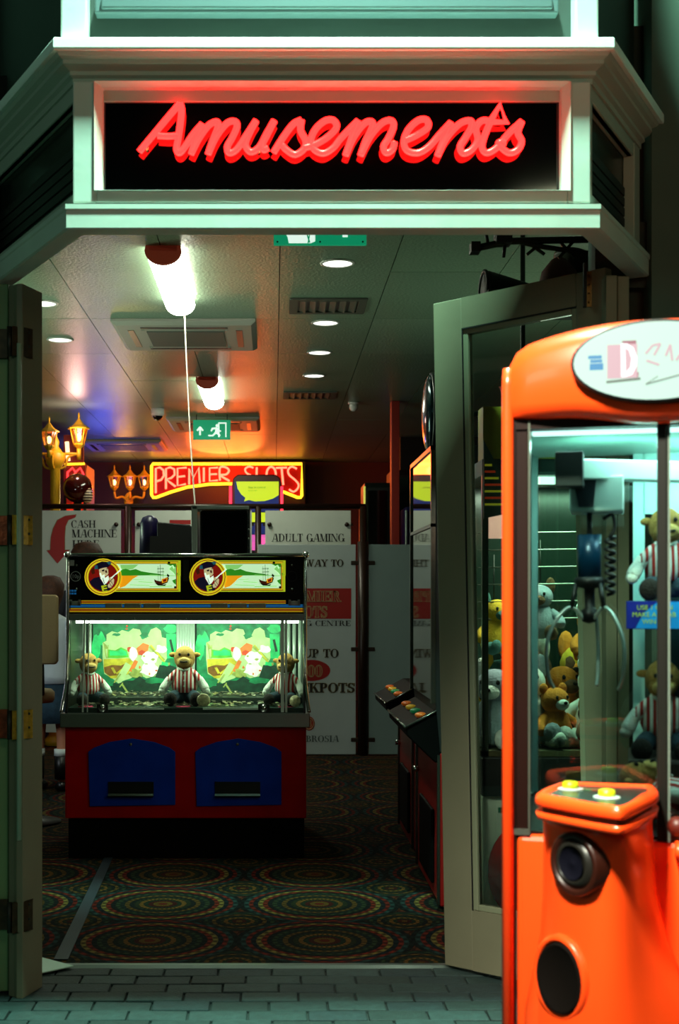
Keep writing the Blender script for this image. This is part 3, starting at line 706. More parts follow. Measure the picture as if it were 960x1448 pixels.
marq = [(ygr, rect(330, 88, 860, 312)), (rd, rect(330, 97, 848, 303)), (yel, rect(330, 101, 840, 297)), (rd, rect(330, 109, 834, 291)), (mint, rect(330, 113, 828, 287)),
 (lgn, [(430, 120), (560, 118), (520, 150), (440, 160)]), (grn, [(430, 156), (470, 148), (500, 158), (540, 150), (580, 166), (640, 176), (720, 186), (720, 194), (430, 198)]), (lgn, [(640, 190), (828, 196), (828, 200), (640, 198)]),
 (orn, [(425, 197), (560, 197), (520, 220), (490, 250), (465, 272), (425, 286)]), (lgn, line(500, 262, 640, 268, 4)), (lgn, line(560, 240, 660, 246, 4)), (lgn, line(640, 276, 800, 272, 5)), (lgn, line(520, 226, 600, 222, 3)),
 (brn, [(672, 222), (690, 232), (720, 238), (745, 216), (772, 205), (778, 218), (768, 246), (730, 262), (695, 256), (676, 244)]), (orn, [(725, 222), (768, 210), (764, 240), (728, 250)]), (rd, [(735, 226), (762, 216), (758, 238), (736, 244)]),
 (blk, line(716, 118, 718, 234, 3)), (blk, line(700, 130, 702, 236, 2)), (blk, line(735, 140, 737, 226, 2)), (blk, line(694, 148, 742, 146, 4)), (blk, line(694, 172, 744, 170, 4)), (blk, line(700, 192, 740, 190, 3)), (blk, [(765, 182), (782, 196), (778, 208), (762, 200)]),
 (blk, [(675, 248), (730, 262), (760, 258), (750, 270), (700, 268)]),
 (grn, [(760, 113), (828, 113), (828, 150), (806, 120), (790, 128)]), (ygr, [(828, 113), (848, 97), (862, 88), (862, 200), (846, 170), (838, 140)]), (lgn, [(780, 150), (800, 128), (812, 150), (828, 130), (828, 200), (812, 176)]),
 (grn, [(800, 232), (828, 220), (828, 262), (812, 250)]), (blk, circ(778, 104, 9)), (blk, circ(822, 280, 8)), (grn, [(835, 180), (848, 170), (852, 190), (840, 205)]), (ygr, rect(842, 150, 850, 300)),
 (yel, circ(308, 207, 133)), (rd, circ(308, 207, 124)), (yel, circ(308, 207, 119)), (rd, circ(308, 207, 106)),
 (nav, [(212, 240), (240, 215), (280, 205), (300, 240), (350, 262), (360, 300), (330, 306), (290, 305), (250, 288), (222, 262)]),
 (brn, [(225, 150), (245, 140), (250, 180), (232, 190), (222, 170)]), (skin, [(278, 150), (330, 136), (344, 150), (346, 185), (330, 200), (300, 205), (282, 190)]), (nav, [(262, 150), (250, 130), (268, 108), (300, 96), (350, 100), (364, 118), (345, 136), (300, 142), (280, 152)]),
 (tel, [(246, 150), (250, 125), (268, 122), (272, 150)]), (tel, [(330, 100), (360, 96), (368, 110), (350, 120)]), (blk, [(298, 158), (316, 152), (318, 164), (302, 168)]), (blk, line(332, 148, 342, 148, 5)), (brn, [(322, 160), (334, 158), (338, 176), (326, 178)]),
 (wht, [(300, 196), (318, 188), (322, 214), (346, 196), (350, 226), (334, 250), (316, 262), (304, 240), (288, 214)]), (wht, [(282, 180), (292, 176), (300, 200), (288, 208)]), (blk, line(306, 214, 318, 254, 4)),
 (skin, [(350, 212), (372, 204), (388, 226), (384, 256), (366, 282), (346, 284), (340, 266), (356, 246)]), (wht, line(366, 216, 440, 150, 9)), (brn, line(356, 240, 400, 190, 5)), (blk, line(360, 232, 380, 262, 3)), (blk, line(352, 250, 370, 276, 3)),
 (ygr, [(294, 270), (330, 262), (336, 272), (312, 278), (314, 284), (338, 282), (336, 292), (312, 296), (314, 306), (340, 302), (338, 310), (304, 312)])]
k = MY/F
zt = Z_(775, MY)
for du in (0, 148.2):
    x0 = X_(85+du, MY)-cx
    decal(marq, k/5.053, k/5.053, x0, zt, my-.001, 'marquee', hd, step=.00012)
yp = M('stripe_yellow', 'b09010', .4, emis=.4, ecol='d0a810'); rp = M('stripe_red', '8a1c08', .4, emis=.3, ecol='a82808'); bp_ = M('stripe_blue', '14588a', .4, emis=.35, ecol='1868a8')
st = []
for mt, va, vb, ua, ub in ((yp, 849, 850.4, 115, 404), (rp, 850.4, 852.2, 115, 404), (yp, 852.2, 853.6, 115, 404), (bp_, 854.5, 859, 96, 428), (yp, 860.0, 861.5, 96, 428), (rp, 861.5, 863.5, 96, 428), (yp, 863.5, 865.5, 96, 428)):
    st.append((mt, rect(ua, va, ub, vb)))
decal(st, k, k, X_(0, MY)-cx, Z_(0, MY), my-.001, 'striped_band', hd)
sil = M('silver_plate', 'b0b4b0', .3, .9)
for u0 in (149, 176, 203, 298, 325, 352):
    a, b = L3(u0, 853, MY), L3(u0+24, 860, MY)
    m = MB(); m.box(a.x, b.x, my-.012, my, b.z, a.z); m.build('coin_slot_plate', sil, hd, bevel=.003)
for u0, u1 in ((99, 114), (408, 424)):
    a, b = L3(u0, 848, MY), L3(u1, 856, MY)
    m = MB(); m.box(a.x, b.x, my-.015, my, b.z, a.z-.007); m.box(a.x, a.x+.012, my-.015, my, b.z, a.z); m.box(b.x-.012, b.x, my-.015, my, b.z, a.z); m.build('coin_reject', sil, hd, bevel=.002)
for u0 in (259,):
    a, b = L3(u0, 792, MY), L3(u0+8, 822, MY); m = MB(); m.box(a.x, b.x, my-.006, my, b.z, a.z); m.build('divider_plate', M('grey_plate', '303430', .3, .6), hd)
pw = M('print_grey', 'a8b0b0', .5)
for cu, lab in ((107, 1), (413, 0)):
    c = L3(cu, 815, MY)
    m = MB()
    ring = [(c.x+.026*math.cos(q), my-.002, c.z+.026*math.sin(q)) for q in [2*PI*i/24 for i in range(24)]]
    m.tube(ring, .0018, 6, closed=True); m.build('emblem_ring', pw if lab else dark, hd)
    if lab: fontobj('10p', 'emblem_text', hd, (c.x, my-.001, c.z-.009), .028, pw)
    for vv in (799, 833): m = MB(); q_ = L3(cu, vv, MY); m.ell((q_.x+(.005 if lab else 0), my-.002, q_.z), (.007, .004, .007), 8, 5); m.build('screw', chrome, hd)
a, b = L3(98, 792, MY), L3(105, 800, MY); m = MB(); m.box(a.x, b.x, my-.004, my, b.z, a.z); m.build('notice_label', pw, hd)
decal([(bp_, rect(97+i*4, 834+j*4, 100+i*4, 836.6+j*4)) for i in range(3) for j in range(2)], k, k, X_(0, MY)-cx, Z_(0, MY), my-.001, 'small_print', hd)
a, b = L3(96, 866, MY), L3(430, 878, MY)
m = MB(); m.box(-hw+.006, hw-.006, .065, .085, 1.262, 1.298); m.build('head_trim', M('brushed_steel', ''), cp, bevel=.002)
m = MB()
for i in range(9):
    x = -hw+.08+i*(W-.16)/8; m.ell((x, .064, 1.272), (.004, .002, .004), 8, 4)
m.build('rivet', chrome, cp)
# interior of the window
m = MB(); m.box(-hw+.01, hw-.01, .0, .62, .775, .80); m.build('deck', M('deck_green', '1c3028', .4, .2), cp)
m = MB(); m.box(-hw+.01, hw-.01, .10, .62, 1.285, 1.30); m.build('ceiling_panel', M('inner_white', 'b8c0b4', .5), cp)
bw = .56
m = MB(); m.box(-hw+.01, hw-.01, bw, bw+.02, .80, 1.285); m.build('back_wall', M('inner_dark', '143020', .6), cp)
m = MB(); m.box(-.60, .60, .12, .145, 1.247, 1.262); m.build('tube', M('pusher_tube', 'fff8f0', .5, emis=7, ecol=(1, .93, .82)), cp)
area('coin_pusher_lamp', (cx, BY+.16, 1.245), (cx, BY+.36, .9), 1.15, 9, (.78, 1, .72), .04)
# art panels
jg = M('jungle_green', '147a4c', .55, var=.45, vscale=22); jg2 = M('jungle_bright', '28c070', .5, var=.35, vscale=20); jg3 = M('jungle_dark', '063020', .55, var=.5, vscale=30)
pc = M('art_cream', 'b8cc90', .5, var=.12, vscale=25); pg = M('art_grass', '58b030', .5, var=.3, vscale=20); py = M('art_yellow', 'c8b430', .5, var=.3, vscale=25)
pb = M('art_brown', '7a4c18', .5, var=.4, vscale=30); po = M('art_orange', 'e07030', .5, var=.2, vscale=20); pr = M('art_red', 'd04020', .5, var=.2); pwt = M('art_white', 'f4f6e8', .5, var=.15, vscale=40); pl = M('art_olive', '98a050', .5, var=.4, vscale=30)
random.seed(3)
def blob(cx_, cy_, rx, ry, n=16, j=.3):
    return [(cx_+rx*(1+random.uniform(-j, j))*math.cos(2*PI*k/n), cy_+ry*(1+random.uniform(-j, j))*math.sin(2*PI*k/n)) for k in range(n)]
art = [(jg, rect(80, 100, 830, 800)), (jg2, rect(738, 200, 826, 420)), (jg2, blob(110, 320, 40, 110, 12, .15)), (jg2, blob(780, 150, 60, 40, 12, .2)), (jg2, blob(150, 250, 40, 60, 12, .3)), (jg3, line(775, 250, 800, 360, 22)),
 (pc, [(200, 205), (250, 175), (300, 190), (340, 165), (400, 180), (440, 150), (500, 160), (520, 210), (560, 240), (600, 160), (650, 140), (690, 170), (700, 230), (740, 240), (745, 420), (700, 500), (660, 580), (560, 600), (480, 560), (420, 600), (300, 640), (250, 600), (180, 560), (165, 430), (165, 280), (200, 260)]),
 (jg, blob(540, 215, 40, 26, 14, .35)), (jg, blob(290, 205, 34, 14, 12, .35)), (pg, [(215, 340), (280, 348), (330, 320), (385, 345), (400, 410), (300, 420), (210, 415)]), (jg2, [(230, 350), (300, 355), (330, 335), (380, 360), (385, 395), (230, 395)]),
 (py, [(175, 428), (400, 420), (440, 450), (400, 560), (320, 600), (240, 600), (178, 540)]), (pb, [(178, 500), (250, 480), (330, 485), (385, 460), (370, 520), (310, 570), (230, 580), (185, 550)]), (py, [(240, 505), (262, 500), (290, 550), (270, 560)]), (py, line(290, 560, 385, 490, 18)), (pc, line(400, 470, 300, 640, 60)),
 (pl, [(165, 270), (200, 300), (215, 330), (190, 340)]), (pl, line(180, 300, 200, 420, 8)), (pl, line(215, 300, 210, 420, 8)),
 (po, [(470, 330), (530, 280), (585, 300), (575, 350), (490, 395)]), (pr, blob(520, 370, 34, 24, 12, .2)), (pr, blob(405, 338, 18, 26, 10, .2)), (pl, line(590, 310, 720, 440, 30)), (py, line(600, 300, 725, 455, 12)),
 (po, line(470, 440, 420, 540, 36)), (pl, blob(470, 560, 60, 40, 14, .3)),
 (pwt, blob(590, 420, 75, 60, 18, .18)), (pwt, blob(590, 520, 80, 70, 18, .2)), (pwt, blob(440, 380, 36, 60, 14, .2)), (pwt, blob(690, 340, 50, 40, 14, .3)), (pl, blob(620, 430, 18, 12, 10)), (pr, blob(650, 530, 10, 8, 8)), (po, blob(590, 560, 9, 12, 8)), (pl, blob(540, 400, 12, 8, 8)), (pl, blob(560, 470, 14, 6, 8)), (po, blob(500, 500, 10, 14, 8)),
 (jg3, [(80, 620), (160, 640), (240, 620), (300, 650), (380, 620), (440, 620), (500, 580), (560, 620), (640, 590), (680, 480), (740, 470), (830, 500), (830, 800), (80, 800)]), (jg, blob(200, 640, 70, 40, 16, .3)), (jg, blob(640, 620, 90, 30, 16, .3)), (jg2, blob(730, 470, 40, 20, 12, .4)),
 (pl, line(340, 650, 405, 750, 16)), (pl, line(320, 680, 350, 640, 10)), (pl, line(330, 560, 270, 640, 12)), (pl, blob(765, 470, 10, 14, 8)), (pr, blob(385, 130, 10, 12, 8)), (pr, blob(382, 155, 12, 7, 8))]
AY = BY + bw; ka = AY/F
for n_, du in enumerate((0, 146)):
    m = MB(); a, b = L3(132+du, 878, AY), L3(251+du, 992, AY); m.box(a.x, b.x, bw-.02, bw, .80, a.z)
    pnl = m.build('scenery_panel', M('inner_dark', ''), cp)
    decal(art, ka/6.4, ka/6.4, X_(120+du, AY)-cx, Z_(865, AY), bw-.021, 'jungle_picture', pnl, step=.0002)
    for ix in (0, 1):
        for iz in (0, 1):
            m = MB(); m.ell((a.x+.02+ix*(b.x-a.x-.04), bw-.034, .88+iz*.36), (.007, .005, .007), 8, 5); m.build('screw', chrome, pnl)
# steel column between the panels and at the sides
m = MB()
for i in range(7):
    a = L3(252+i*3.7, 900, AY); m.cyl((a.x, bw-.035, .80), (a.x, bw-.035, 1.285), .0085, 10)
m.build('centre_column', M('column_steel', 'b4c0b4', .3, .2), cp)
for us in ((104, 112, 120, 128), (400, 408, 416, 424)):
    m = MB()
    for u in us: a = L3(u, 900, AY); m.cyl((a.x, bw-.03, .80), (a.x, bw-.03, 1.285), .011, 10)
    m.build('steel_rib', M('column_steel', ''), cp)
# pusher bed and prize shelf
m = MB(); m.box(-hw+.02, hw-.02, .27, .54, .80, .835); m.build('pusher_bed', M('bed_steel', '4c544e', .3, .7), cp, bevel=.003)
m = MB(); m.box(L3(150, 0, BY).x, L3(232, 0, BY).x, -.008, .0, .792, .802); m.box(L3(287, 0, BY).x, L3(365, 0, BY).x, -.008, 0, .792, .802); m.build('notice_strip', M('strip_white', 'c0d8c8', .5), cp)
m = MB()
for u in (145, 373): a = L3(u, 1000, BY); m.cyl((a.x, -.02, .80), (a.x, .01, .80), .020, 16); 
m.build('lock', chrome, cp)
for u in (145, 373): a = L3(u, 1000, BY); m = MB(); m.box(a.x-.03, a.x+.03, -.012, .0, .777, .822); m.build('lock_plate', M('grey_plate', ''), cp, bevel=.003)
for u0, u1 in ((116, 121), (123, 127), (397, 401.5), (403, 406)):
    a, b = L3(u0, 1000, BY), L3(u1, 870, BY+.07)
    m = MB(); m.add([(a.x, -.012, .778), (b.x, -.012, .778), (b.x, .0, .778), (a.x, 0, .778), (a.x, .058, 1.262), (b.x, .058, 1.262), (b.x, .07, 1.262), (a.x, .07, 1.262)], [(0,1,2,3), (7,6,5,4), (0,4,5,1), (1,5,6,2), (2,6,7,3), (3,7,4,0)])
    m.build('door_post', M('column_steel', ''), cp, bevel=.001)
m = MB(); m.add([(-hw+.01, .002, .778), (hw-.01, .002, .778), (hw-.01, .07, 1.262), (-hw+.01, .07, 1.262), (-hw+.01, .006, .778), (hw-.01, .006, .778), (hw-.01, .074, 1.262), (-hw+.01, .074, 1.262)], [(0,1,2,3), (7,6,5,4), (0,4,5,1), (1,5,6,2), (2,6,7,3), (3,7,4,0)])
m.build('front_glass', glass(), cp)
# coins: hundreds of them
random.seed(5)
m = MB()
for i in range(520):
    x = random.uniform(-hw+.05, hw-.05); y = random.uniform(.02, .52)
    z = (.801 if y < .27 else .836) + random.uniform(0, .012)
    nrm = Matrix.Rotation(random.uniform(-.3, .3), 3, 'X') @ Matrix.Rotation(random.uniform(-.3, .3), 3, 'Y')
    ps = [Vector((.012*math.cos(2*PI*k/8), .012*math.sin(2*PI*k/8), 0)) for k in range(8)]
    vs = [nrm @ p + Vector((x, y, z+.004)) for p in ps] + [nrm @ (p+Vector((0, 0, .0022))) + Vector((x, y, z+.004)) for p in ps]
    vs = [v + Vector((cx, BY, 0)) for v in vs]
    m.add(vs, [tuple(range(8))[::-1], tuple(range(8, 16))] + [(k, (k+1) % 8, 8+(k+1) % 8, 8+k) for k in range(8)])
tag(m.build('coins', M('coin_metal', 'b0aa90', .3, .9, var=.3, vscale=50)), 'heaps of small coins spread over the bed of the coin pusher', 'coins', kind='stuff')

# ================================================================== PLUSH TOYS
furt = M('tan_plush', '9a7434', .95, bump=1, bscale=160, var=.25, vscale=30); muz = M('muzzle_plush', 'c09c58', .95, bump=1, bscale=160)
shirt = striped('striped_shirt', 'e8e0d8', 'b02010', 48., 0); jeans = M('denim', '1c3440', .9, bump=.6, bscale=200, var=.2); hoof = M('dark_plush', '1a1008', .95, bump=1, bscale=160)
paw = M('white_plush', 'd8dcd0', .95, bump=1, bscale=160); felt = M('pink_felt', 'd04060', .9)
def toy(label, loc, rz, s=1., group=None, headm=furt, shirtm=shirt):
    t = thing('plush_toy', label, 'soft toy', loc, rz, group); t.scale = (s,)*3
    m = MB(); m.ell((0, 0, .255), (.058, .056, .066)); m.ell((0, -.022, .236), (.048, .046, .040)); hd_ = m.build('head', headm, t)
    m = MB(); m.ell((0, -.058, .236), (.036, .018, .026)); m.build('muzzle', muz, hd_)
    m = MB(); m.tube([(-.02, -.075, .238), (0, -.079, .236), (.02, -.075, .238)], .004, 6); m.build('mouth', hoof, hd_)
    for sx in (-1, 1):
        m = MB(); m.ell((sx*.064, .004, .272), (.022, .010, .014)); m.build('ear', headm, hd_)
        m = MB(); m.ell((sx*.024, -.050, .276), (.007, .006, .008)); m.build('eye', hoof, hd_)
    m = MB(); m.loft([[(rx*math.cos(q), ry*math.sin(q), z) for q in [2*PI*k/16 for k in range(16)]] for rx, ry, z in ((.060, .055, .07), (.072, .062, .10), (.068, .058, .14), (.056, .048, .18), (.036, .034, .205))])
    for sx in (-1, 1): m.loft([[(sx*(a), -.01+b*math.cos(q)*.9, z+b*math.sin(q)) for q in [2*PI*k/12 for k in range(12)]] for a, z, b in ((.030, .178, .026), (.060, .160, .028), (.088, .130, .030))])
    sh = m.build('shirt', shirtm, t)
    m = MB()
    for i in range(3): m.ell((0, -.062+.003*i, .105+.03*i), (.004, .004, .004), 6, 4)
    m.tube([(-.03, -.034, .200), (0, -.052, .188), (.03, -.034, .200)], .006, 6); m.build('collar', paw, sh)
    for sx in (-1, 1):
        m = MB(); m.tube(catmull([(sx*.078, -.012, .142), (sx*.098, -.02, .115), (sx*.118, -.035, .080)], 4), [.022]*5+[.024]*3+[.018], 10); m.ell((sx*.118, -.036, .078), (.022, .020, .020)); m.build('arm', paw, t)
        m = MB(); m.tube(catmull([(sx*.03, .0, .05), (sx*.052, -.05, .052), (sx*.066, -.095, .044)], 4), .032, 12); m.ell((sx*.028, .0, .050), (.042, .045, .040)); m.build('trouser_leg', jeans, t)
        m = MB(); m.ell((sx*.070, -.112, .038), (.036, .026, .038)); m.build('foot', hoof, t)
    return t
g = 'striped shirt toys inside the coin pusher'
ty0 = toy('tan toy in red striped shirt sitting in the middle of the coin pusher', (X_(261, 7.10), 7.105, .802), 0., 1.0, g)
m = MB(); m.lathe([(.001, -.004), (.034, -.004), (.036, 0), (.001, 0)], seg=20, axis='y'); m.v = [(v[0]+.11, v[1]-.14, v[2]+.036) for v in m.v]
m.build('badge', M('badge_print', 'c8b890', .5, var=.5, vscale=60), ty0)
t2 = again(ty0, (X_(125, 7.10), 7.105, .802), 'tan toy in red striped shirt behind the left posts of the coin pusher', R(24), scale=.88)
for q_ in [c for c in bpy.data.objects if c.parent == t2 and c.name.startswith('badge')]: bpy.data.objects.remove(q_)
t3 = again(ty0, (X_(404, 7.10), 7.105, .802), 'tan toy in red striped shirt at the right end of the coin pusher', R(-20), scale=.88)
pk = None
for x, lab in ((ty0.location.x, 'pink mat under the middle toy'), (t2.location.x, 'pink mat under the toy behind the left posts'), (t3.location.x, 'pink mat under the toy at the right end of the pusher')):
    m = MB(); m.lathe([(.001, 0), (.04, 0), (.04, .004), (.001, .004)], seg=20); m.v = [(v[0], v[1]-.10, v[2]) for v in m.v]
    tag(m.build('felt_mat', felt, loc=(x, 7.09, .8005)), lab, 'mat', 'pink mats under the pusher toys')

# things on top of the pusher
TY = BY + .46
t = thing('folded_screen', 'black wedge shaped speaker with a rounded purple end on top of the coin pusher', 'speaker', (X_(237, TY), TY, 1.612))
def T3(u, v): return (X_(u, TY)-t.location.x, Z_(v, TY)-1.612)
m = MB(); m.prism([T3(222, 784), T3(222, 738), T3(268, 742), T3(280, 752), T3(280, 784)], 0, .28, 'y'); m.build('body', M('matt_black', '0a0a0a', .6), t, bevel=.006)
m = MB(); a = T3(208, 784); b = T3(208, 738); m.tube([(a[0], .14, a[1]), (b[0], .14, b[1]), (b[0]+.002, .14, b[1]+.03), (b[0]+.004, .14, b[1]+.045)], [.058, .054, .042, .012], 18); m.build('rounded_end', M('purple_black', '140c34', .35), t)
m = MB(); m.box(-.10, .02, -.001, .0, .02, .12); m.box(-.03, -.02, -.002, 0, .06, .065); m.build('cover', M('matt_black', ''), t)
t.name = 'wedge_speaker'
TY = BY + .16
t = thing('display_box', 'glossy black box in a silver frame on top of the coin pusher', 'monitor', (X_(315, TY), TY-.02, 1.612))
def T3(u, v): return (X_(u, TY)-t.location.x, Z_(v, TY)-1.612)
a, b = T3(283, 782), T3(350, 722)
m = MB(); m.box(a[0], b[0], 0, .25, 0, b[1]); m.build('case', M('gloss_black', '', .08), t, bevel=.012)
m = MB(); c = T3(272, 716); d = T3(355, 718); m.box(c[0], c[0]+.030, -.02, .24, 0, c[1]); m.box(c[0], d[0]-.01, -.02, .24, b[1]+.004, c[1]); m.build('pale_frame', M('frame_pale', '9aa8a0', .35, .5), t, bevel=.003)
m = MB(); m.box(b[0], b[0]+.014, -.01, .24, 0, c[1]-.004); m.build('chrome_strip', chrome, t)
for zz in (.09, .14): m = MB(); m.ell((b[0]+.007, -.012, zz), (.006, .004, .006), 8, 5); m.build('screw', chrome, t)

# ================================================================== PARTITIONS
brown = M('brown_tube', '2c1a10', .35, .3); panelw = M('panel_white', 'c4c8bc', .45, var=.03); inkd = M('ink_dark', '181410', .6); gold = M('ink_gold', '7a6838', .5)
redpr = M('panel_red', '9a120c', .5)
def tubebox(m, x0, x1, y, z0, z1, r=.018): m.box(x0, x1, y-r, y+r, z0, z1)
BYk = 11.9
fr = thing('fence', 'tall brown framed rail fence with white notice panels behind the coin pusher', 'partition', (X_(300, BYk), BYk, 0))
fx = X_(300, BYk)
zr = Z_(716, BYk)
m = MB(); m.cyl((X_(-40, BYk)-fx, 0, zr), (X_(517, BYk)-fx, 0, zr), .024, 10); m.build('top_rail', brown, fr)
for u in (0, 181, 365, 513):
    m = MB(); x = X_(u, BYk)-fx; m.cyl((x, 0, 0), (x, 0, zr), .034 if u != 365 else .028, 12); m.build('post', brown, fr)
for k, (u0, u1) in enumerate(((-30, 171), (191, 356), (375, 496))):
    m = MB(); a = P(u0, 722, BYk-.02); b = P(u1, 722, BYk-.02); m.box(a.x-fx, b.x-fx, -.026, -.018, .15, a.z)
    pn = m.build('notice_panel', panelw, fr, bevel=.002)
    for u, v in ((u0+6, 742), (u1-6, 742)):
        q_ = P(u, v, BYk); m = MB(); m.cyl((q_.x-fx, -.05, q_.z), (q_.x-fx, .0, q_.z), .020, 12); m.box(min(q_.x, X_(u+(9 if u > u0+10 else -9), BYk))-fx, max(q_.x, X_(u+(9 if u > u0+10 else -9), BYk))-fx, -.012, .004, q_.z-.012, q_.z+.012); m.build('clamp', brown, pn)
    yk = -.0265
    def sl(txt, ua, ub, vb, vt, mt=inkd, nm='lettering'): return serif(txt, X_(ua, BYk)-fx, X_(ub, BYk)-fx, Z_(vb, BYk), Z_(vt, BYk), nm, mt, pn, yk)
    if k == 0:
        sl('CASH', 101, 136, 746.5, 736); sl('MACHINE', 102, 166, 760, 749); sl('HERE', 103, 141, 774, 764)
        pts = [(108, 728), (92, 730), (82, 736), (76, 748), (73, 760), (72, 778), (67, 779), (82, 797), (99, 778), (92, 778), (92, 760), (93, 745), (97, 736), (107, 732)]
        m = MB(); m.prism([(P(u, v, BYk).x-fx, P(u, v, BYk).z) for u, v in pts], yk-.002, yk, 'y'); m.build('red_arrow', M('arrow_red', 'a8180c', .5), pn)
        m = MB(); m.prism([(P(u+(-.8 if u < 86 else .8), v, BYk).x-fx, P(u, v-.6, BYk).z) for u, v in pts], yk-.001, yk, 'y'); m.build('arrow_edge', gold, pn)
    elif k == 1:
        q_ = Z_(738, BYk); m = MB(); m.box(X_(240, BYk)-fx, X_(270, BYk)-fx, yk-.001, yk, Z_(741.5, BYk), Z_(735.5, BYk)); m.build('red_stripe', redpr, pn)
    else:
        sl('ADULT GAMING', 384, 487, 766, 755); sl('CENTRE 18+', 408, 466, 780, 770)
FY = 11.4
fn = thing('glass_partition', 'pale notice panel pointing to the slots on a brown post, right behind the coin pusher', 'partition', (X_(513, FY), FY, 0))
gx = X_(513, FY)
m = MB(); x = 0; m.cyl((x, 0, 0), (x, 0, Z_(766, FY)), .045, 14); m.build('post', brown, fn)
m = MB(); m.box(X_(365, FY)-gx, X_(503, FY)-gx, -.006, .006, .01, Z_(770, FY)); p1 = m.build('notice_panel', M('panel_grey_green', 'b2bcb8', .35, var=.03), fn, bevel=.003)
m = MB(); m.box(X_(521, FY)-gx, X_(660, FY)-gx, -.006, .006, .01, Z_(770, FY)); p2 = m.build('plain_panel', M('panel_grey_teal', '82948f', .35, var=.03), fn, bevel=.003)
for v in (796, 918, 1046):
    z = Z_(v, FY); m = MB(); m.box(X_(496, FY)-gx, X_(530, FY)-gx, -.014, .014, z-.018, z+.018); m.build('bracket', M('bracket_brown', '33261a', .4, .4), fn, bevel=.006)
def sl2(txt, ua, ub, vb, vt, mt, nm='lettering', off=0., grow=0.): return serif(txt, X_(ua, FY)-gx, X_(ub, FY)-gx, Z_(vb, FY), Z_(vt, FY), nm, mt, p1, -.0065-off, grow=grow)
m = MB(); m.box(X_(383, FY)-gx, X_(496.5, FY)-gx, -.0075, -.0062, Z_(875, FY), Z_(832, FY)); m.build('red_field', redpr, p1)
sl2('THIS WAY TO', 396, 486, 801, 791.5, gold, grow=.03); sl2('THIS WAY TO', 396, 486, 801, 791.5, inkd, off=.0015)
goldb = M('ink_gold_bright', 'a89060', .5)
sl2('PREMIER', 394, 482, 850.5, 836, goldb, off=.0015, grow=.045); sl2('PREMIER', 394, 482, 850.5, 836, redpr, off=.0035, grow=-.02)
sl2('SLOTS', 411, 463, 873, 857.5, goldb, off=.0015, grow=.045); sl2('SLOTS', 411, 463, 873, 857.5, redpr, off=.0035, grow=-.02)
sl2('GAMING CENTRE', 388, 496, 885, 877.5, inkd)
sl2('WIN UP TO', 390, 479, 929.5, 918, gold, grow=.04); sl2('WIN UP TO', 390, 479, 929.5, 918, inkd, off=.0015)
m = MB(); m.prism([(X_(440+27*math.cos(q), FY)-gx, Z_(948+15*math.sin(q), FY)) for q in [2*PI*k/32 for k in range(32)]], -.0075, -.0062, 'y'); m.build('red_oval', redpr, p1)
sl2('500', 425, 456, 956.5, 941, goldb, off=.0015, grow=.05); sl2('500', 425, 456, 956.5, 941, redpr, off=.0035, grow=-.02)
sl2('JACKPOTS', 400, 502, 979, 966, gold, grow=.05); sl2('JACKPOTS', 400, 502, 979, 966, inkd, off=.0015)
m = MB(); m.prism([(X_(437+8*math.cos(q), FY)-gx, Z_(1023+10*math.sin(q), FY)) for q in [2*PI*k/28 for k in range(28)]], -.0075, -.0062, 'y'); m.build('red_disc', redpr, p1)
m = MB(); m.tube([(X_(437+6.4*math.cos(q), FY)-gx, -.008, Z_(1023+8*math.sin(q), FY)) for q in [2*PI*k/24 for k in range(24)]], .004, 6, closed=True); m.build('disc_ring', goldb, p1)
sl2('18', 432.5, 441, 1028, 1018, goldb, off=.002)
sl2('AMBROSIA', 412, 479, 1049, 1040, M('ink_faint', '43504c', .5))

# ================================================================== NEON SLOTS SIGN on the back wall
NY = 16.8
ns = thing('neon_slots_sign', 'yellow framed red neon sign reading Premier Slots on the back wall', 'sign', (X_(321, NY), NY, Z_(704, NY)))
nx0, nz0 = ns.location.x, ns.location.z
def nz(x, y, dy=0.): u, v = 205+x/4.174, 640+y/4.174; return (X_(u, NY)-nx0, dy, Z_(v, NY)-nz0)
bord = [(46,68),(925,68),(925,255),(918,266),(900,266),(820,234),(700,203),(600,188),(480,185),(380,188),(250,205),(150,235),(66,266),(50,266),(40,250),(40,80)]
m = MB(); m.prism([(nz(x, y)[0], nz(x, y)[2]) for x, y in bord], 0, .03, 'y'); m.build('board', M('neon_board', '8a0c06', .5, spec=.3), ns)
m = MB(); m.box(nz(-10, 0)[0], nz(945, 0)[0], .031, .05, nz(0, 275)[2]-.1, nz(0, 50)[2]+.0); m.build('backing', M('back_dark', '1a0a06', .6), ns)
NYE = M('neon_yellow', 'ffd020', .4, emis=3.4, ecol=(1, .50, .015)); NPK = M('neon_pink', 'ff6050', .4, emis=3.2, ecol=(1, .16, .085))
m = MB(); m.tube([nz(x, y, -.03) for x, y in bord], .0185, 8, closed=True); m.build('border_tube', NYE, ns)
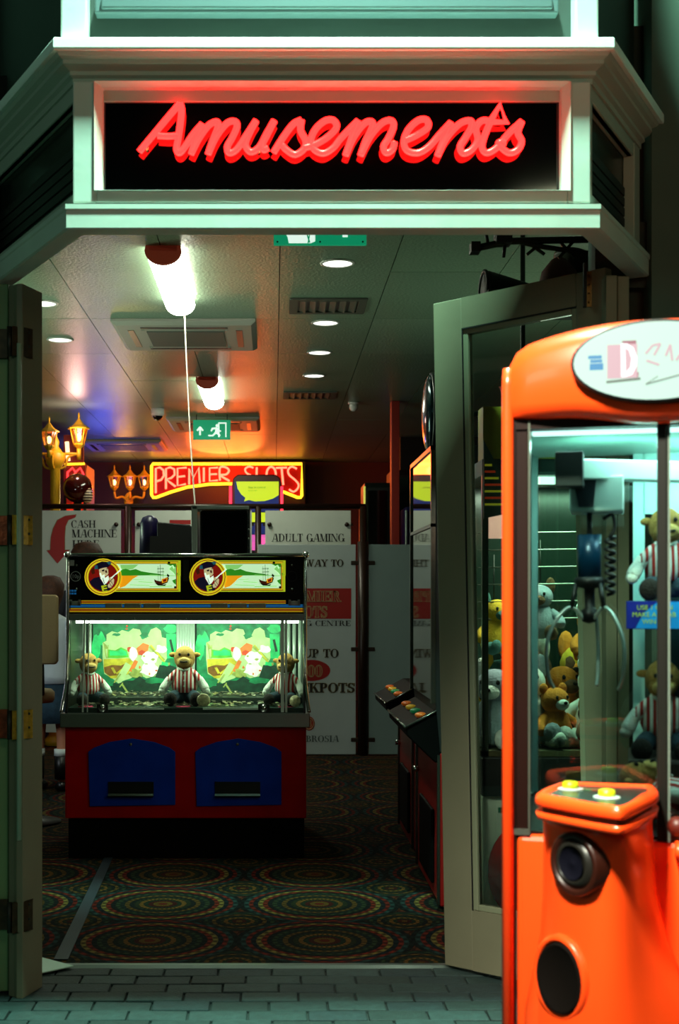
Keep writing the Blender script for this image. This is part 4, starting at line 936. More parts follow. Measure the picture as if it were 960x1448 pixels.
LT = {'P': [[(65,240),(65,95),(90,89),(110,105),(113,138),(97,162),(66,172)]], 'R': [[(125,216),(125,97),(150,88),(174,100),(176,132),(158,150),(128,160),(150,178),(182,202)]],
 'E': [[(247,90),(193,95),(193,196),(242,187)], [(193,145),(238,140)]], 'M': [[(262,190),(262,96),(286,152),(318,90),(324,182)]], 'I': [[(348,90),(348,174)]],
 'E2': [[(431,90),(382,93),(382,169),(431,165)], [(382,130),(426,128)]], 'R2': [[(443,166),(443,92),(478,89),(496,108),(480,130),(446,136),(500,169)]],
 'S': [[(640,92),(615,84),(592,98),(600,122),(632,140),(640,158),(618,172),(590,162)]], 'L': [[(660,88),(662,166),(694,168)]], 'O': [[(745+27*math.cos(q), 128+42*math.sin(q)) for q in [2*PI*k/16 for k in range(17)]]],
 'T': [[(772,92),(838,90)], [(806,92),(816,192)]], 'S2': [[(896,97),(866,85),(845,102),(850,132),(882,160),(905,188),(900,214),(876,232),(850,218)]]}
for ch, sts in LT.items():
    m = MB()
    for st_ in sts: m.tube([nz(x, y, -.035) for x, y in (st_ if ch in 'PREMIE2T' and ch not in ('S2',) else catmull([(a, b, 0) for a, b in st_], 4) and [(q[0], q[1]) for q in catmull([(a, b, 0) for a, b in st_], 4)])], .0135, 6)
    m.build('letter', NPK, ns)
point('neon_slots_glow', (nx0, NY-.55, Z_(665, NY)), 110, (1, .12, .02), .5)

# ================================================================== SLOT MACHINES behind the fence
def screen_mat(key, c1, c2, st=1.2):
    if key in _M: return _M[key]
    m = M(key, '101010', .3); nt = m.node_tree; b = nt.nodes['Principled BSDF']
    tc = nt.nodes.new('ShaderNodeTexCoord'); v = nt.nodes.new('ShaderNodeTexVoronoi'); v.inputs['Scale'].default_value = 14
    nt.links.new(tc.outputs['Object'], v.inputs['Vector'])
    r = nt.nodes.new('ShaderNodeValToRGB'); r.color_ramp.elements[0].color = rgb(c1); r.color_ramp.elements[1].color = rgb(c2)
    nt.links.new(v.outputs['Color'], r.inputs[0]); nt.links.new(r.outputs[0], b.inputs['Emission Color']); b.inputs['Emission Strength'].default_value = st
    return m
KY = 13.0
km = thing('slot_machine', 'slot machine with red arched topper and a yellow speech bubble screen below the slots sign', 'slot machine', (X_(362, KY), KY, 0))
def K3(u, v): p = P(u, v, KY); return (p.x-km.location.x, p.z)
m = MB(); a = K3(325, 0); b = K3(401, 0); m.box(a[0]+.01, b[0]-.01, .02, .6, 0, K3(0, 725)[1]); m.build('cabinet', M('matt_black', ''), km)
arch = [K3(328, 725), K3(328, 684), K3(330, 676), K3(336, 671), K3(390, 671), K3(396, 676), K3(398, 684), K3(398, 725)]
m = MB(); m.prism(arch[::-1], .0, .14, 'y'); m.build('topper', M('topper_red', '5c0a0a', .3), km, bevel=.01)
m = MB(); m.tube([(p[0]*1.03, -.01, p[1]+.004) for p in (K3(327, 726), K3(327, 688))], .014, 8); m.build('side_tube', M('tube_pink', 'ff3050', .4, emis=2.2, ecol=(1, .03, .06)), km)
m = MB(); m.tube([(p[0], -.01, p[1]) for p in (K3(398.5, 745), K3(398.5, 688))], .014, 8); m.build('side_tube', M('tube_pink', ''), km)
scr = [(M('bubble_blue', '182868', .4, emis=.5, ecol='182a78'), [(332, 681), (394, 681), (394, 724), (332, 724)]),
       (M('bubble_yellow', 'c8e020', .4, emis=.85, ecol='c8e024'), [(334, 681), (394, 681), (394, 700), (386, 705), (374, 708.5), (360, 709), (352, 707), (345, 709), (347, 704), (341, 699), (336, 691)])]
m = MB()
decal([(a_, pts) for a_, pts in scr], KY/F, KY/F, X_(0, KY)-km.location.x, Z_(0, KY), -.003, 'screen', km, step=.001)
q_ = K3(351, 690.5); fontobj('Stay in control...', 'screen_text', km, (q_[0], -.006, q_[1]), .029, inkd, align='LEFT')
q_ = K3(351, 694.5); fontobj('Set your limit', 'screen_text', km, (q_[0], -.006, q_[1]), .016, inkd, align='LEFT')
for (u0, u1, v0_, v1_, mt) in ((333, 392, 716, 738, ('bubble_yellow', '')), (333, 392, 740, 755, ('bubble_blue', ''))):
    a = K3(u0, v1_); b = K3(u1, v0_); m = MB(); m.box(a[0], b[0], .005, .019, a[1], b[1]); m.build('lower_display', M(*mt), km)
a = K3(333, 778); b = K3(392, 756); m = MB(); m.box(a[0], b[0], .005, .019, a[1], b[1]); m.build('reel_display', screen_mat('reels', '1040a0', 'ff60a0', 1.3), km)
def slot(name_label, u0, u1, Y, ztop, group=None, face=None, edge=None, body=None, depth=.6, rz=0.):
    x0, x1 = X_(u0, Y), X_(u1, Y); t = thing('slot_machine', name_label, 'slot machine', ((x0+x1)/2, Y, 0), rz, group); w_ = (x1-x0)/2
    prof = [(0.03, 0), (depth, 0), (depth, ztop), (.06, ztop), (.0, ztop-.05), (.02, 1.30), (-.02, 1.02), (-.18, .90), (-.18, .82), (.03, .70)]
    m = MB(); m.prism(prof, -w_, w_, 'x'); m.build('cabinet', body or M('slot_dark_green', '0a1614', .4), t, bevel=.008)
    m = MB(); m.box(-w_+.03, w_-.03, -.012, .004, 1.36, ztop-.08); m.build('screen', face or M('gloss_black', ''), t)
    m = MB(); m.box(-w_+.05, w_-.05, -.17, -.06, .905, .925); m.build('button_deck', dark, t)
    if edge:
        m = MB(); m.tube([(-w_-.006, -.012, 1.32), (-w_-.006, -.015, ztop-.04)], .010, 8); m.build('lit_edge', edge, t)
    return t
gg = 'dark slot machines beyond the partition'
slot('dark slot machine with a yellow lit edge just right of the fence end', 516, 552, 12.6, Z_(682, 12.6), gg, edge=M('edge_yellow', 'e0d060', .4, emis=.9, ecol='b8b850'))
slot('dark slot machine with a violet and green lit edge against the red column', 553.5, 582, 13.6, Z_(664, 13.6), gg, edge=M('edge_violet', '6040ff', .4, emis=1.0, ecol='4028b0'), body=M('maroon_dark', '180806', .4))
slot('slot machine with a pale side panel behind the plain grey partition', 575, 600, 12.3, Z_(716, 12.3), gg, body=M('slot_navy', '0c1440', .4), edge=M('pale_edge', '9ab0a8', .4))
slot('slot machine hidden behind the brown fence at the left, lit red', 90, 122, 13.2, 2.72, gg, face=screen_mat('reel_red', '500808', 'ff3010', 1.0))
m = MB(); m.box(X_(553.5, 11.8), X_(565, 11.8), 11.8, 11.95, 0, CEIL); struct(m.build('column_1', M('red_column', '8a1a08', .5), bevel=.004), 'narrow red square column behind the partition')
m = MB(); m.box(X_(566, 14.5), 2.34, 14.5, 14.6, 0, CEIL); struct(m.build('wall_inner_right', M('maroon_dark', '180806', .4)), 'dark inner wall at the back right')
# red neon panel and glossy red globe at the far left
ZY = 12.5
t = thing('neon_display', 'upright red neon panel with a yellow bar behind the red globe', 'sign', (X_(105, ZY), ZY+.1, Z_(700, ZY)))
def Z3(u, v): p = P(u, v, ZY+.1); return (p.x-t.location.x, p.z-t.location.z)
m = MB(); a = Z3(90, 700); b = Z3(121, 655); m.box(a[0], b[0], 0, .03, a[1], b[1]); m.build('board', M('neon_board2', '70100c', .5), t)
m = MB(); m.tube([(*Z3(92, 657)[:1], -.02, Z3(92, 657)[1]), (Z3(120, 656)[0], -.02, Z3(120, 656)[1])], .011, 8); m.build('yellow_tube', NYE, t)
m = MB(); a1 = [(96, 690), (96, 668), (103, 662), (107, 668), (107, 680), (107, 668), (114, 662), (118, 670), (118, 690)]; m.tube([(Z3(u, v)[0], -.02, Z3(u, v)[1]) for u, v in a1], .011, 8); m.build('red_tube', M('tube_red', 'ff2020', .4, emis=2.6, ecol=(1, .03, .03)), t)
m = MB(); m.tube([(Z3(95, 625)[0], -.02, Z3(95, 625)[1]), (Z3(97, 652)[0], -.02, Z3(97, 652)[1])], .02, 8); m.build('white_tube', M('tube_cream', 'ffe0c0', .4, emis=1.6, ecol=(1, .75, .4)), t)
m = MB(); m.cyl((0, .05, -t.location.z), (0, .05, .1), .03); m.build('stand', dark, t)
m = MB(); a = Z3(90, 655); b = Z3(118, 615); m.box(a[0], b[0], 0, .03, a[1], b[1]); m.build('upper_board', M('neon_board2', ''), t)
t = thing('red_globe', 'glossy dark red globe with a striped side window on the fence behind the lantern post', 'decoration', (X_(110, ZY-.3), ZY-.3, zr))
rg = 21*(ZY-.3)/F
m = MB(); m.ell((0, 0, rg+.05), (rg, rg, rg), 28, 16); m.build('globe', M('globe_red', '3a0806', .08, coat=.6), t)
m = MB(); m.ell((rg*.72, -rg*.45, rg*.85), (.05, .04, .075)); m.build('side_window', striped('globe_stripes', 'e8d8b0', '301008', 40., 2, .3), t)
m = MB(); m.lathe([(.06, 0), (.05, .03), (.03, .06)], seg=16); m.cyl((0, 0, -zr+.02), (0, 0, 0), .03); m.build('stand', dark, t)

# ================================================================== LANTERNS
ylw = M('lamp_yellow_paint', 'd8aa18', .45, var=.1)
bulb = M('lantern_bulb', 'ffd090', .4, emis=7, ecol=(1, .62, .26)); lglass = M('lantern_glass', 'ffb060', .3, emis=.55, ecol=(1, .42, .10))
def lantern(parent, x, y, z, s, gm=lglass):
    m = MB(); m.lathe([(.001, .62*s), (.012*s, .60*s), (.02*s, .55*s), (.012*s, .52*s), (.05*s, .46*s), (.10*s, .40*s), (.19*s, .345*s), (.19*s, .33*s), (.15*s, .33*s)], x, y, z, 8, smooth=False)
    f = m.build('lantern_cap', ylw, parent)
    m = MB()
    for k in range(6):
        q = 2*PI*k/6+.3; a = (x+.145*s*math.cos(q), y+.145*s*math.sin(q), z+.33*s); b = (x+.09*s*math.cos(q), y+.09*s*math.sin(q), z+.08*s); m.cyl(a, b, .011*s, 6)
    m.lathe([(.02*s, -.02*s), (.04*s, .0), (.10*s, .06*s), (.105*s, .085*s), (.08*s, .085*s)], x, y, z, 8, smooth=False)
    m.build('lantern_frame', ylw, parent)
    m = MB(); m.lathe([(.085*s, .085*s), (.137*s, .33*s)], x, y, z, 6, smooth=False); m.build('lantern_glass', glass('amber_glass', (1, .75, .45), .15), parent)
    m = MB(); m.ell((x, y, z+.19*s), (.045*s, .045*s, .07*s)); m.build('bulb', bulb, parent)
LY = 12.0
t = thing('lamp_post', 'yellow cast lamp post with three lanterns beside the left door edge', 'street lamp', (X_(73, LY), LY+.2, 0))
zb = Z_(690, LY)
m = MB(); m.lathe([(.10, 0), (.10, .05), (.06, .1), (.055, .6), (.047, .65), (.047, Z_(660, LY)), (.055, Z_(660, LY)+.01), (.085, Z_(652, LY)), (.10, Z_(640, LY)), (.07, Z_(636, LY)), (.03, Z_(628, LY)), (.04, Z_(622, LY)), (.012, Z_(612, LY))], seg=12); m.build('column', ylw, t)
zA = Z_(639, LY)
for k, (dx, dy) in enumerate(((.22, 0.), (-.02, -.22), (-.24, .05))):
    m = MB(); m.tube([(0, 0, zA), (dx*.6, dy*.6, zA+.005), (dx, dy, zA)], .014, 8); m.tube(catmull([(0, 0, zA-.14), (dx*.4, dy*.4, zA-.12), (dx*.55, dy*.55, zA-.03), (dx*.9, dy*.9, zA)], 4), .011, 8); m.cyl((dx, dy, zA-.05), (dx, dy, zA+.05), .02); m.build('arm', ylw, t)
    dz = (Z_(631, LY), Z_(637, LY), Z_(637, LY))[k]
    lantern(t, dx, dy, dz, .55 if k != 1 else .5)
point('lamp_post_lamp', (t.location.x+.22, LY-.0, Z_(612, LY)), 7, (1, .55, .5), .06)
WY = 16.9
t = thing('wall_lantern', 'triple amber lantern on a scrolled bracket left of the slots sign', 'wall lamp', (X_(182, WY), WY, Z_(712, WY)))
def W3(u, v): p = P(u, v, WY); return (p.x-t.location.x, p.z-t.location.z)
for u in (163, 185, 205):
    a = W3(u, 694); lantern(t, a[0], -.1, a[1], .52)
    b = W3(184, 712); m = MB(); m.tube(catmull([(a[0], -.1, a[1]-.02), (a[0]*.9, -.09, a[1]-.10), (a[0]*.4, -.06, b[1]+.08), (0.0, -.03, b[1])], 4), .016, 8); m.build('bracket_arm', ylw, t)
m = MB(); m.ell((0, -.02, .02), (.06, .03, .12)); m.build('wall_plate', ylw, t)
point('wall_lantern_lamp', (t.location.x, WY-.45, Z_(684, WY)), 5, (1, .42, .08), .1)
area('hidden_fill', (-2.5, 8.0, 1.9), (-1.0, 7.4, 3.2), .8, 22, (.7, 1, .68))  # unseen fills added for the ceiling and the white blouse
area('hidden_fill', (-2.7, 7.6, 1.3), (-1.5, 9.3, 1.1), .5, 9, (.85, .95, 1))
area('hidden_fill', (1.9, 7.6, 1.9), (.6, 7.2, 3.2), .8, 7, (.8, 1, .72))
point('lantern_row_glow', (X_(168, 13.2), 13.2, 2.2), 14, (1, .72, .25), .12)
point('blue_sign_glow', (X_(150, 15.6), 15.3, 2.45), 15, (.06, .09, 1), .2)

# ================================================================== SLOT MACHINES right aisle, with mirror-bright glass fronts
mir = M('dark_mirror_glass', '909894', .03, 1.0)
def aisle(label, y0, y1, xf, xup, ztop, mirror):
    t = thing('fruit_machine', label, 'slot machine', (xf, (y0+y1)/2, 0), group='red fruit machines along the right aisle'); h = (y1-y0)/2
    m = MB(); m.box(0, .5, -h, h, .02, .70); m.build('red_base', M('fruit_red', '8c0c08', .4, var=.1), t, bevel=.008)
    m = MB(); m.prism([(.0, .70), (xup-xf, .92), (xup-xf, ztop), (.5, ztop), (.5, .70)], -h, h, 'y'); m.build('cabinet', M('matt_black', ''), t, bevel=.005)
    # sloping button console reaching out over the aisle
    m = MB(); pr_ = [(-.145, .775), (-.15, .81), (.02, .90), (.10, .90), (.10, .68), (-.02, .655)]
    m.prism(pr_, -h+.01, h-.01, 'y'); c = m.build('console', M('console_black', '040404', .6, spec=.06), t, bevel=.006)
    m = MB(); m.tube([(-.152, -h+.01, .812), (-.152, h-.01, .812)], .006, 6); m.tube([(-.152, -h+.008, .812), (.02, -h+.008, .905)], .006, 6); m.build('chrome_edge', M('trim_grey', '5c605a', .25, .9), c)
    for k in range(4):
        yy = -h+.14+k*(2*h-.28)/3; m = MB(); m.ell((-.07, yy, .856), (.028, .035, .014)); m.build('button', M('btn_%d' % (k % 3), ('c86018', '1c8a50', 'c8a020')[k % 3], .3, emis=.12, ecol=('c86018', '1c8a50', 'c8a020')[k % 3]), c)
    for yy in (-h+.012, h-.012):
        m = MB(); m.box(-.012, .0, yy-.010, yy+.010, .03, .69); m.build('chrome_strip', M('trim_grey', ''), t)
    m = MB(); m.box(-.016, -.0, -h*.55, h*.55, .08, .42); m.build('cash_tray', M('console_black', ''), t, bevel=.01)
    m = MB(); m.cyl((-.03, h-.05, .52), (0, h-.05, .52), .015, 10); m.build('lock', chrome, t)
    if mirror:
        m = MB(); m.box(xup-xf-.012, xup-xf-.001, -h+.02, h-.02, .93, ztop-.02); m.build('glass_front', mir, t)
        m = MB(); m.box(xup-xf-.02, xup-xf, -h, -h+.02, .92, ztop); m.box(xup-xf-.02, xup-xf, h-.02, h, .92, ztop); m.box(xup-xf-.02, xup-xf, -h, h, ztop-.02, ztop); m.build('glass_frame', M('trim_grey', ''), t)
        m = MB(); m.box(xup-xf-.02, xup-xf, -h, h, 1.70, 1.715); m.build('cross_bar', M('trim_grey', ''), t)
    else:
        m = MB(); m.box(xup-xf-.012, xup-xf-.001, -h+.02, h-.02, 1.0, 1.35); m.build('screen', screen_mat('fruit_screen', '201000', 'ffd080', 1.6), t)
    return t
aisle('nearest red fruit machine in the right aisle, partly behind the open door', 5.78, 6.68, .735, .715, 2.06, True)
aisle('second red fruit machine in the right aisle, behind the nearest one', 7.05, 7.85, .755, .84, 1.60, False)
t = thing('convex_mirror', 'dark convex mirror hanging edge on beside the open door', 'mirror', (X_(607, 6.3), 6.3, Z_(640, 6.3)))
m = MB(); hh = (Z_(530, 6.3)-Z_(640, 6.3))/2; m.ell((0, 0, hh), (.035, .16, hh), 20, 12); m.build('dome', M('mirror_teal', '203840', .12, .6), t)
m = MB(); m.tube([(.012, .16*math.cos(q), hh+hh*math.sin(q)) for q in [2*PI*k/24 for k in range(24)]], .012, 8, closed=True); m.cyl((.02, 0, hh), (.45, 0, hh), .012); m.cyl((.45, 0, hh), (.45, 0, CEIL-t.location.z), .012); m.build('rim', black, t)

# ================================================================== THINGS HIGH UP BEHIND THE RIGHT DOOR
sh = thing('high_shelf', 'dark high shelf hidden behind the top of the open door', 'shelf', (1.25, 5.4, 2.58))
m = MB(); m.box(-.40, .55, -.22, .22, 0, .03); m.build('board', M('shade_timber', ''), sh)
for x in (.10, .5): m = MB(); m.cyl((x, .0, .03), (x, .0, CEIL-2.58), .008); m.build('hanger_rod', dark, sh)
t = thing('black_cone', 'black cone shaped hat lying on its side on the high shelf', 'hat', (X_(684, 5.35), 5.35, 2.61))
m = MB(); m.lathe([(.005, .24), (.03, .20), (.10, .02), (.105, 0), (.001, 0)], seg=18); m.v = [(v[2], v[1], v[0]*.75+.035) for v in m.v]; m.build('cone', M('matt_black', ''), t)
m = MB(); m.tube([(.0, .105*math.cos(q), .035+.1*math.sin(q)*.75) for q in [2*PI*k/20 for k in range(20)]], .008, 6, closed=True); m.build('brim', M('matt_black', ''), t)
t = thing('red_bowl', 'dark red rounded hat on the high shelf beside the cone', 'hat', (X_(790, 5.35), 5.35, 2.61))
m = MB(); m.lathe([(.085, 0), (.085, .05), (.07, .11), (.03, .16), (.001, .175)], seg=18); m.build('crown', M('dull_red', '5a0c08', .6), t)
m = MB(); m.lathe([(.11, 0), (.11, .008), (.08, .012)], seg=18); m.build('brim', M('dull_red', ''), t)
t = thing('grey_bucket', 'grey tilted bucket on the high shelf behind the red hat', 'bucket', (X_(800, 5.5), 5.5, 2.61), ry=R(12))
m = MB(); m.lathe([(.065, 0), (.09, .20), (.095, .20), (.095, .215), (.085, .215), (.06, .02)], seg=18); m.build('shell', M('bucket_grey', '4c5040', .5), t)
m = MB(); m.tube([(.092*math.cos(q), .0, .2+.05*math.sin(q)) for q in [PI*k/12 for k in range(13)]], .004, 6); m.build('handle', dark, t)
t = thing('lighting_bar', 'black metal lighting bar with clamps hanging under the ceiling above the open door', 'frame', (X_(770, 5.1), 5.1, Z_(352, 5.1)))
def B3(u, v, dy=0.): p = P(u, v, 5.1); return (p.x-t.location.x, dy, p.z-t.location.z)
m = MB(); m.tube([B3(668, 352), B3(720, 341), B3(860, 338)], .014, 8); m.tube([B3(700, 334), B3(760, 348), B3(860, 362)], .010, 8); m.build('bar', dark, t)
for u0, v0_, u1, v1_ in ((690, 344, 686, 325), (712, 342, 706, 330), (714, 345, 712, 364), (745, 342, 770, 360), (770, 340, 745, 360), (790, 340, 812, 365), (812, 340, 790, 365), (835, 340, 850, 366)):
    m = MB(); m.cyl(B3(u0, v0_), B3(u1, v1_), .007, 6); m.build('strut', dark, t)
m = MB(); m.box(B3(665, 0)[0], B3(678, 0)[0], -.03, .03, B3(0, 358)[2], B3(0, 344)[2]); m.build('clamp', dark, t); m = MB(); m.box(B3(700, 0)[0], B3(722, 0)[0], -.04, .04, B3(0, 346)[2], B3(0, 330)[2]); m.build('clamp', dark, t)
for u in (712, 850): m = MB(); m.cyl(B3(u, 340), (B3(u, 0)[0], 0, CEIL-t.location.z), .006); m.build('hanger_rod', dark, t)

# ================================================================== PLUSH ANIMALS of the crane machines
def fur(key, col): return M(key, col, .95, bump=1., bscale=120, var=.15, vscale=20)
F_or, F_wh, F_gr, F_br, F_ye, F_te = fur('fur_orange', 'd0781c'), fur('fur_white', 'd8dcd4'), fur('fur_grey', '8c929c'), fur('fur_brown', '5c3c20'), fur('fur_yellow', 'c8a420'), fur('fur_teal', '3c6c64')
def critter(label, loc, rz, s, main, second, group, tilt=0., ears=1):
    t = thing('plush_animal', label, 'soft toy', loc, rz, group); t.scale = (s,)*3; t.rotation_euler = (tilt, 0, rz)
    m = MB(); m.loft([[(rx*math.cos(q), ry*math.sin(q)-.01, z) for q in [2*PI*k/14 for k in range(14)]] for rx, ry, z in ((.02, .02, .0), (.07, .06, .015), (.08, .07, .06), (.06, .055, .12), (.035, .035, .16))]); m.build('body', main, t)
    m = MB(); m.ell((0, -.015, .19), (.062, .058, .056), 14, 9); h = m.build('head', main, t)
    m = MB(); m.ell((0, -.062, .175), (.032, .026, .024), 10, 6); m.build('muzzle', second, h)
    m = MB(); m.ell((0, -.088, .182), (.009, .007, .007), 8, 5); m.build('nose', hoof, h)
    for sx in (-1, 1):
        m = MB(); m.ell((sx*.026, -.066, .205), (.007, .005, .008), 8, 5); m.build('eye', hoof, h)
        m = MB(); m.ell((sx*.048, -.005, .24), (.022, .010, .024+.016*ears), 10, 6); m.build('ear', second if ears else main, h)
        m = MB(); m.tube(catmull([(sx*.05, -.01, .12), (sx*.09, -.03, .09), (sx*.10, -.06, .06)], 3), [.022]*6+[.018], 8); m.build('arm', main, t)
        m = MB(); m.tube(catmull([(sx*.04, -.02, .03), (sx*.06, -.08, .025), (sx*.06, -.12, .03)], 3), [.03]*5+[.026, .022], 8); m.ell((sx*.06, -.125, .035), (.028, .018, .032), 8, 6); m.build('leg', second, t)
    return t

# ================================================================== PRIZE CRANE seen through the door glass
PX0, PX1, PY0, PY1 = .80, 1.62, 5.02, 5.66
pc_ = thing('prize_crane', 'white based toy crane machine with a red disc behind the door glass', 'arcade machine', ((PX0+PX1)/2, PY0, 0))
hx_ = (PX1-PX0)/2; dp = PY1-PY0
whp = M('crane_white', 'dce0cc', .45, var=.04)
m = MB(); m.box(-hx_, hx_, 0, dp, .03, .63); m.build('base', whp, pc_, bevel=.01)
m = MB(); m.box(-hx_+.05, hx_-.05, -.006, 0, .10, .60); m.build('front_door', whp, pc_, bevel=.003)
m = MB(); m.lathe([(.001, -.008), (.175, -.008), (.18, -.001), (.001, -.001)], seg=36, axis='y'); m.v = [(v[0]-hx_+.20, v[1]-.004, v[2]*1.15+.34) for v in m.v]; m.build('red_disc', M('disc_red', 'e01008', .5, spec=.1), pc_)
m = MB(); m.tube(catmull([(-hx_+.26, -.012, .56), (-hx_+.17, -.012, .50), (-hx_+.11, -.012, .40)], 5), .014, 8); m.build('yellow_arc', M('arc_yellow', 'b09018', .4), pc_)
m = MB(); m.box(-hx_+.06, -hx_+.17, -.010, -.004, .565, .585); m.build('green_label', M('label_green', '2c7050', .4), pc_)
m = MB(); m.box(-hx_-.005, hx_+.005, -.03, dp, .63, .78); m.build('band', M('band_black', '120a08', .5), pc_, bevel=.006)
m = MB(); m.box(-hx_, hx_, 0, dp, .78, .80); m.build('deck', M('deck_straw', '4c4428', .95, bump=1, bscale=80, var=.4, vscale=40), pc_)
for x, y in ((-hx_+.012, .012), (hx_-.012, .012), (-hx_+.012, dp-.012), (hx_-.012, dp-.012)):
    m = MB(); m.box(x-.012, x+.012, y-.012, y+.012, .78, 1.86); m.build('post', M('crane_post', '4c5448', .3, .7), pc_)
m = MB(); m.box(-hx_+.03, hx_-.03, dp-.01, dp-.005, .80, 1.86); m.build('back_mirror', M('back_dark_green', '182820', .2, .3), pc_)
m = MB(); m.box(-hx_+.024, hx_-.024, .008, .012, .80, 1.86); m.build('front_pane', glass(), pc_)
m = MB(); m.box(-hx_, hx_, 0, dp, 1.86, 1.92); m.build('top_frame', M('top_grey', '3c4844', .5), pc_)
m = MB(); m.prism([(-hx_+.0, 1.92), (hx_-.0, 1.92), (hx_-.0, 2.10), (-hx_+.0, 2.12)], -.02, .10, 'y'); m.build('canopy', M('canopy_yellow', '8a7a10', .5), pc_)
m = MB(); m.prism([(-hx_+.06, 2.195), (-hx_+.20, 2.19), (-hx_+.22, 1.93), (-hx_+.17, 1.93)], -.024, -.02, 'y'); m.build('canopy_red', M('canopy_red_p', '7a0c08', .5), pc_)
tri = [(0, 1.98), (.15, 1.74), (-.02, 1.71)]
m = MB(); m.prism([(-hx_+.0, 1.99), (-hx_+.14, 1.72), (-hx_-.0, 1.69)], -.035, -.026, 'y'); bn = m.build('pennant', M('pennant_grey', '3c4c44', .5), pc_)
for k in range(7):
    m = MB(); z = 1.74+.025*k; m.box(-hx_+.004, -hx_+.018+.09*(1-k/7), -.038, -.035, z, z+.008); m.build('pennant_bar', M('bar_%d' % (k % 2), ('c0c020', 'b03010')[k % 2], .5, emis=.25, ecol=('a0a020', 'a03010')[k % 2]), bn)
m = MB(); m.box(-hx_+.03, -hx_+.15, .10, .11, 1.62, 1.76); m.build('lit_card', M('lit_card_m', 'f0b0a0', .5, emis=.7, ecol='f0a898'), pc_)
for k in range(6):
    z = 1.30+.07*k; m = MB(); m.cyl((-hx_+.03, .30, z), (hx_-.03, .30, z+.01), .003, 6); m.build('wire_shelf', M('wire', '909488', .3, .8), pc_)
m = MB(); m.box(-hx_+.02, hx_-.02, .02, .08, 1.83, 1.855); m.build('tube', M('crane_tube', 'f0fff0', .5, emis=2.5, ecol=(.9, 1, .85)), pc_)
area('prize_crane_lamp', ((PX0+PX1)/2, PY0+.25, 1.84), ((PX0+PX1)/2, PY0+.3, .8), .6, 15, (.95, 1, .78), .3)
# acrylic prize stand

random.seed(21)
gp = 'soft toys heaped in the crane machine behind the door'
spots = [(-.33, .10, .80, F_gr, F_wh, 1.25, 'grey white-faced soft toy against the left post'), (-.20, .16, .80, F_wh, F_gr, 1.3, 'pale round headed soft toy beside the grey one'),
 (-.10, .10, .80, F_or, F_wh, .95, 'orange soft toy in the middle of the heap behind the door'), (-.02, .28, .80, F_or, F_br, 1.25, 'larger orange soft toy with brown ears at the back of the heap'),
 (.09, .12, .80, F_wh, F_wh, 1.35, 'shaggy white soft toy right of the orange one'), (.02, .06, .80, F_br, F_or, .7, 'small brown and orange soft toy at the front of the heap'),
 (-.28, .36, .80, F_te, F_ye, 1.35, 'teal soft toy with yellow feet at the back left of the heap'), (.22, .30, .80, F_or, F_wh, 1.5, 'orange soft toy with white muzzle at the right back'),
 (.25, .10, .80, F_gr, F_ye, 1.1, 'grey soft toy with yellow feet at the right front'), (-.36, .24, .80, F_ye, F_te, .9, 'yellow soft toy squeezed against the left glass'),
 (-.15, .42, .80, F_br, F_wh, 1.6, 'tall brown soft toy with pale muzzle at the back wall'), (.10, .44, .80, F_ye, F_or, 1.6, 'tall yellow soft toy with orange feet at the back wall')]
for x, y, z, a, b, s_, lab in spots:
    critter(lab, ((PX0+PX1)/2+x, PY0+y+.06, z), random.uniform(-.7, .7), s_, a, b, gp, tilt=random.uniform(-.15, .05), ears=random.choice((0, 1)))
# second tier: toys hung on the wires
for k, (x, z, a, b, lab) in enumerate(((-.30, 1.16, F_ye, F_te, 'yellow soft toy hanging left in the crane machine behind the door'), (-.12, 1.22, F_gr, F_br, 'grey soft toy hanging in the middle of that crane machine'), (.08, 1.12, F_or, F_wh, 'orange and white soft toy hanging right in that crane machine'), (.27, 1.34, F_or, F_wh, 'orange and white soft toy hanging highest in that crane machine'))):
    c = critter(lab, ((PX0+PX1)/2+x, PY0+.34, z), .3*(-1)**k, .9, a, b, 'soft toys hung on the wires behind the door')
    m = MB(); m.cyl((0, .02, .23), (0, .02, .45), .003, 6); m.build('hanging_loop', dark, c)

# ================================================================== ORANGE CLAW MACHINE in front
TH = R(-15); AX, AY_ = .490, 2.76
cm = thing('claw_machine', 'bright orange claw machine with an oval lit sign and two yellow-green buttons', 'arcade machine', (AX, AY_, 0), TH)
ORG = M('orange_plastic', 'ff4a14', .32, coat=.25, spec=.4)
brn_t = M('brown_trim', '1a0805', .4, spec=.2); stl = M('post_steel', '7c8478', .3, .8); darkin = M('inner_black', '0a0808', .5)
CW, CD = .61, .62
# lower shell
m = MB(); m.box(0.022, CW-.022, .0, CD, .0, .895); m.build('lower_body', ORG, cm, bevel=.012)
m = MB(); m.tube([(.004, -.004, 0), (.004, -.004, 1.84), (.006, -.002, 1.875)], .0125, 12); m.build('corner_rail', ORG, cm)
m = MB(); m.tube([(CW-.004, -.004, 0), (CW-.004, -.004, 1.875)], .0125, 12); m.build('corner_rail', ORG, cm)
for x in (.016, CW-.046):
    m = MB(); m.box(x, x+.030, .006, .05, .895, 1.77); m.build('inner_post', brn_t, cm, bevel=.003)
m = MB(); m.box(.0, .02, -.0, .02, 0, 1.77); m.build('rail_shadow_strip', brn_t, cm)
m = MB(); m.box(.046, .050, -.002, .03, .905, 1.765); m.box(.0, .05, -.002, .02, .895, .907); m.build('glazing_trim', stl, cm)
m = MB(); m.box(.306, .324, -.006, .03, .895, 1.77); m.box(.322, .327, -.008, .03, .895, 1.77); m.build('centre_post', M('post_olive', '0e0d08', .4, .2), cm, bevel=.002)
m = MB(); m.box(.327, .331, -.010, .0, .895, 1.77); m.build('post_highlight_edge', M('post_pale', '88988c', .3, .6), cm)
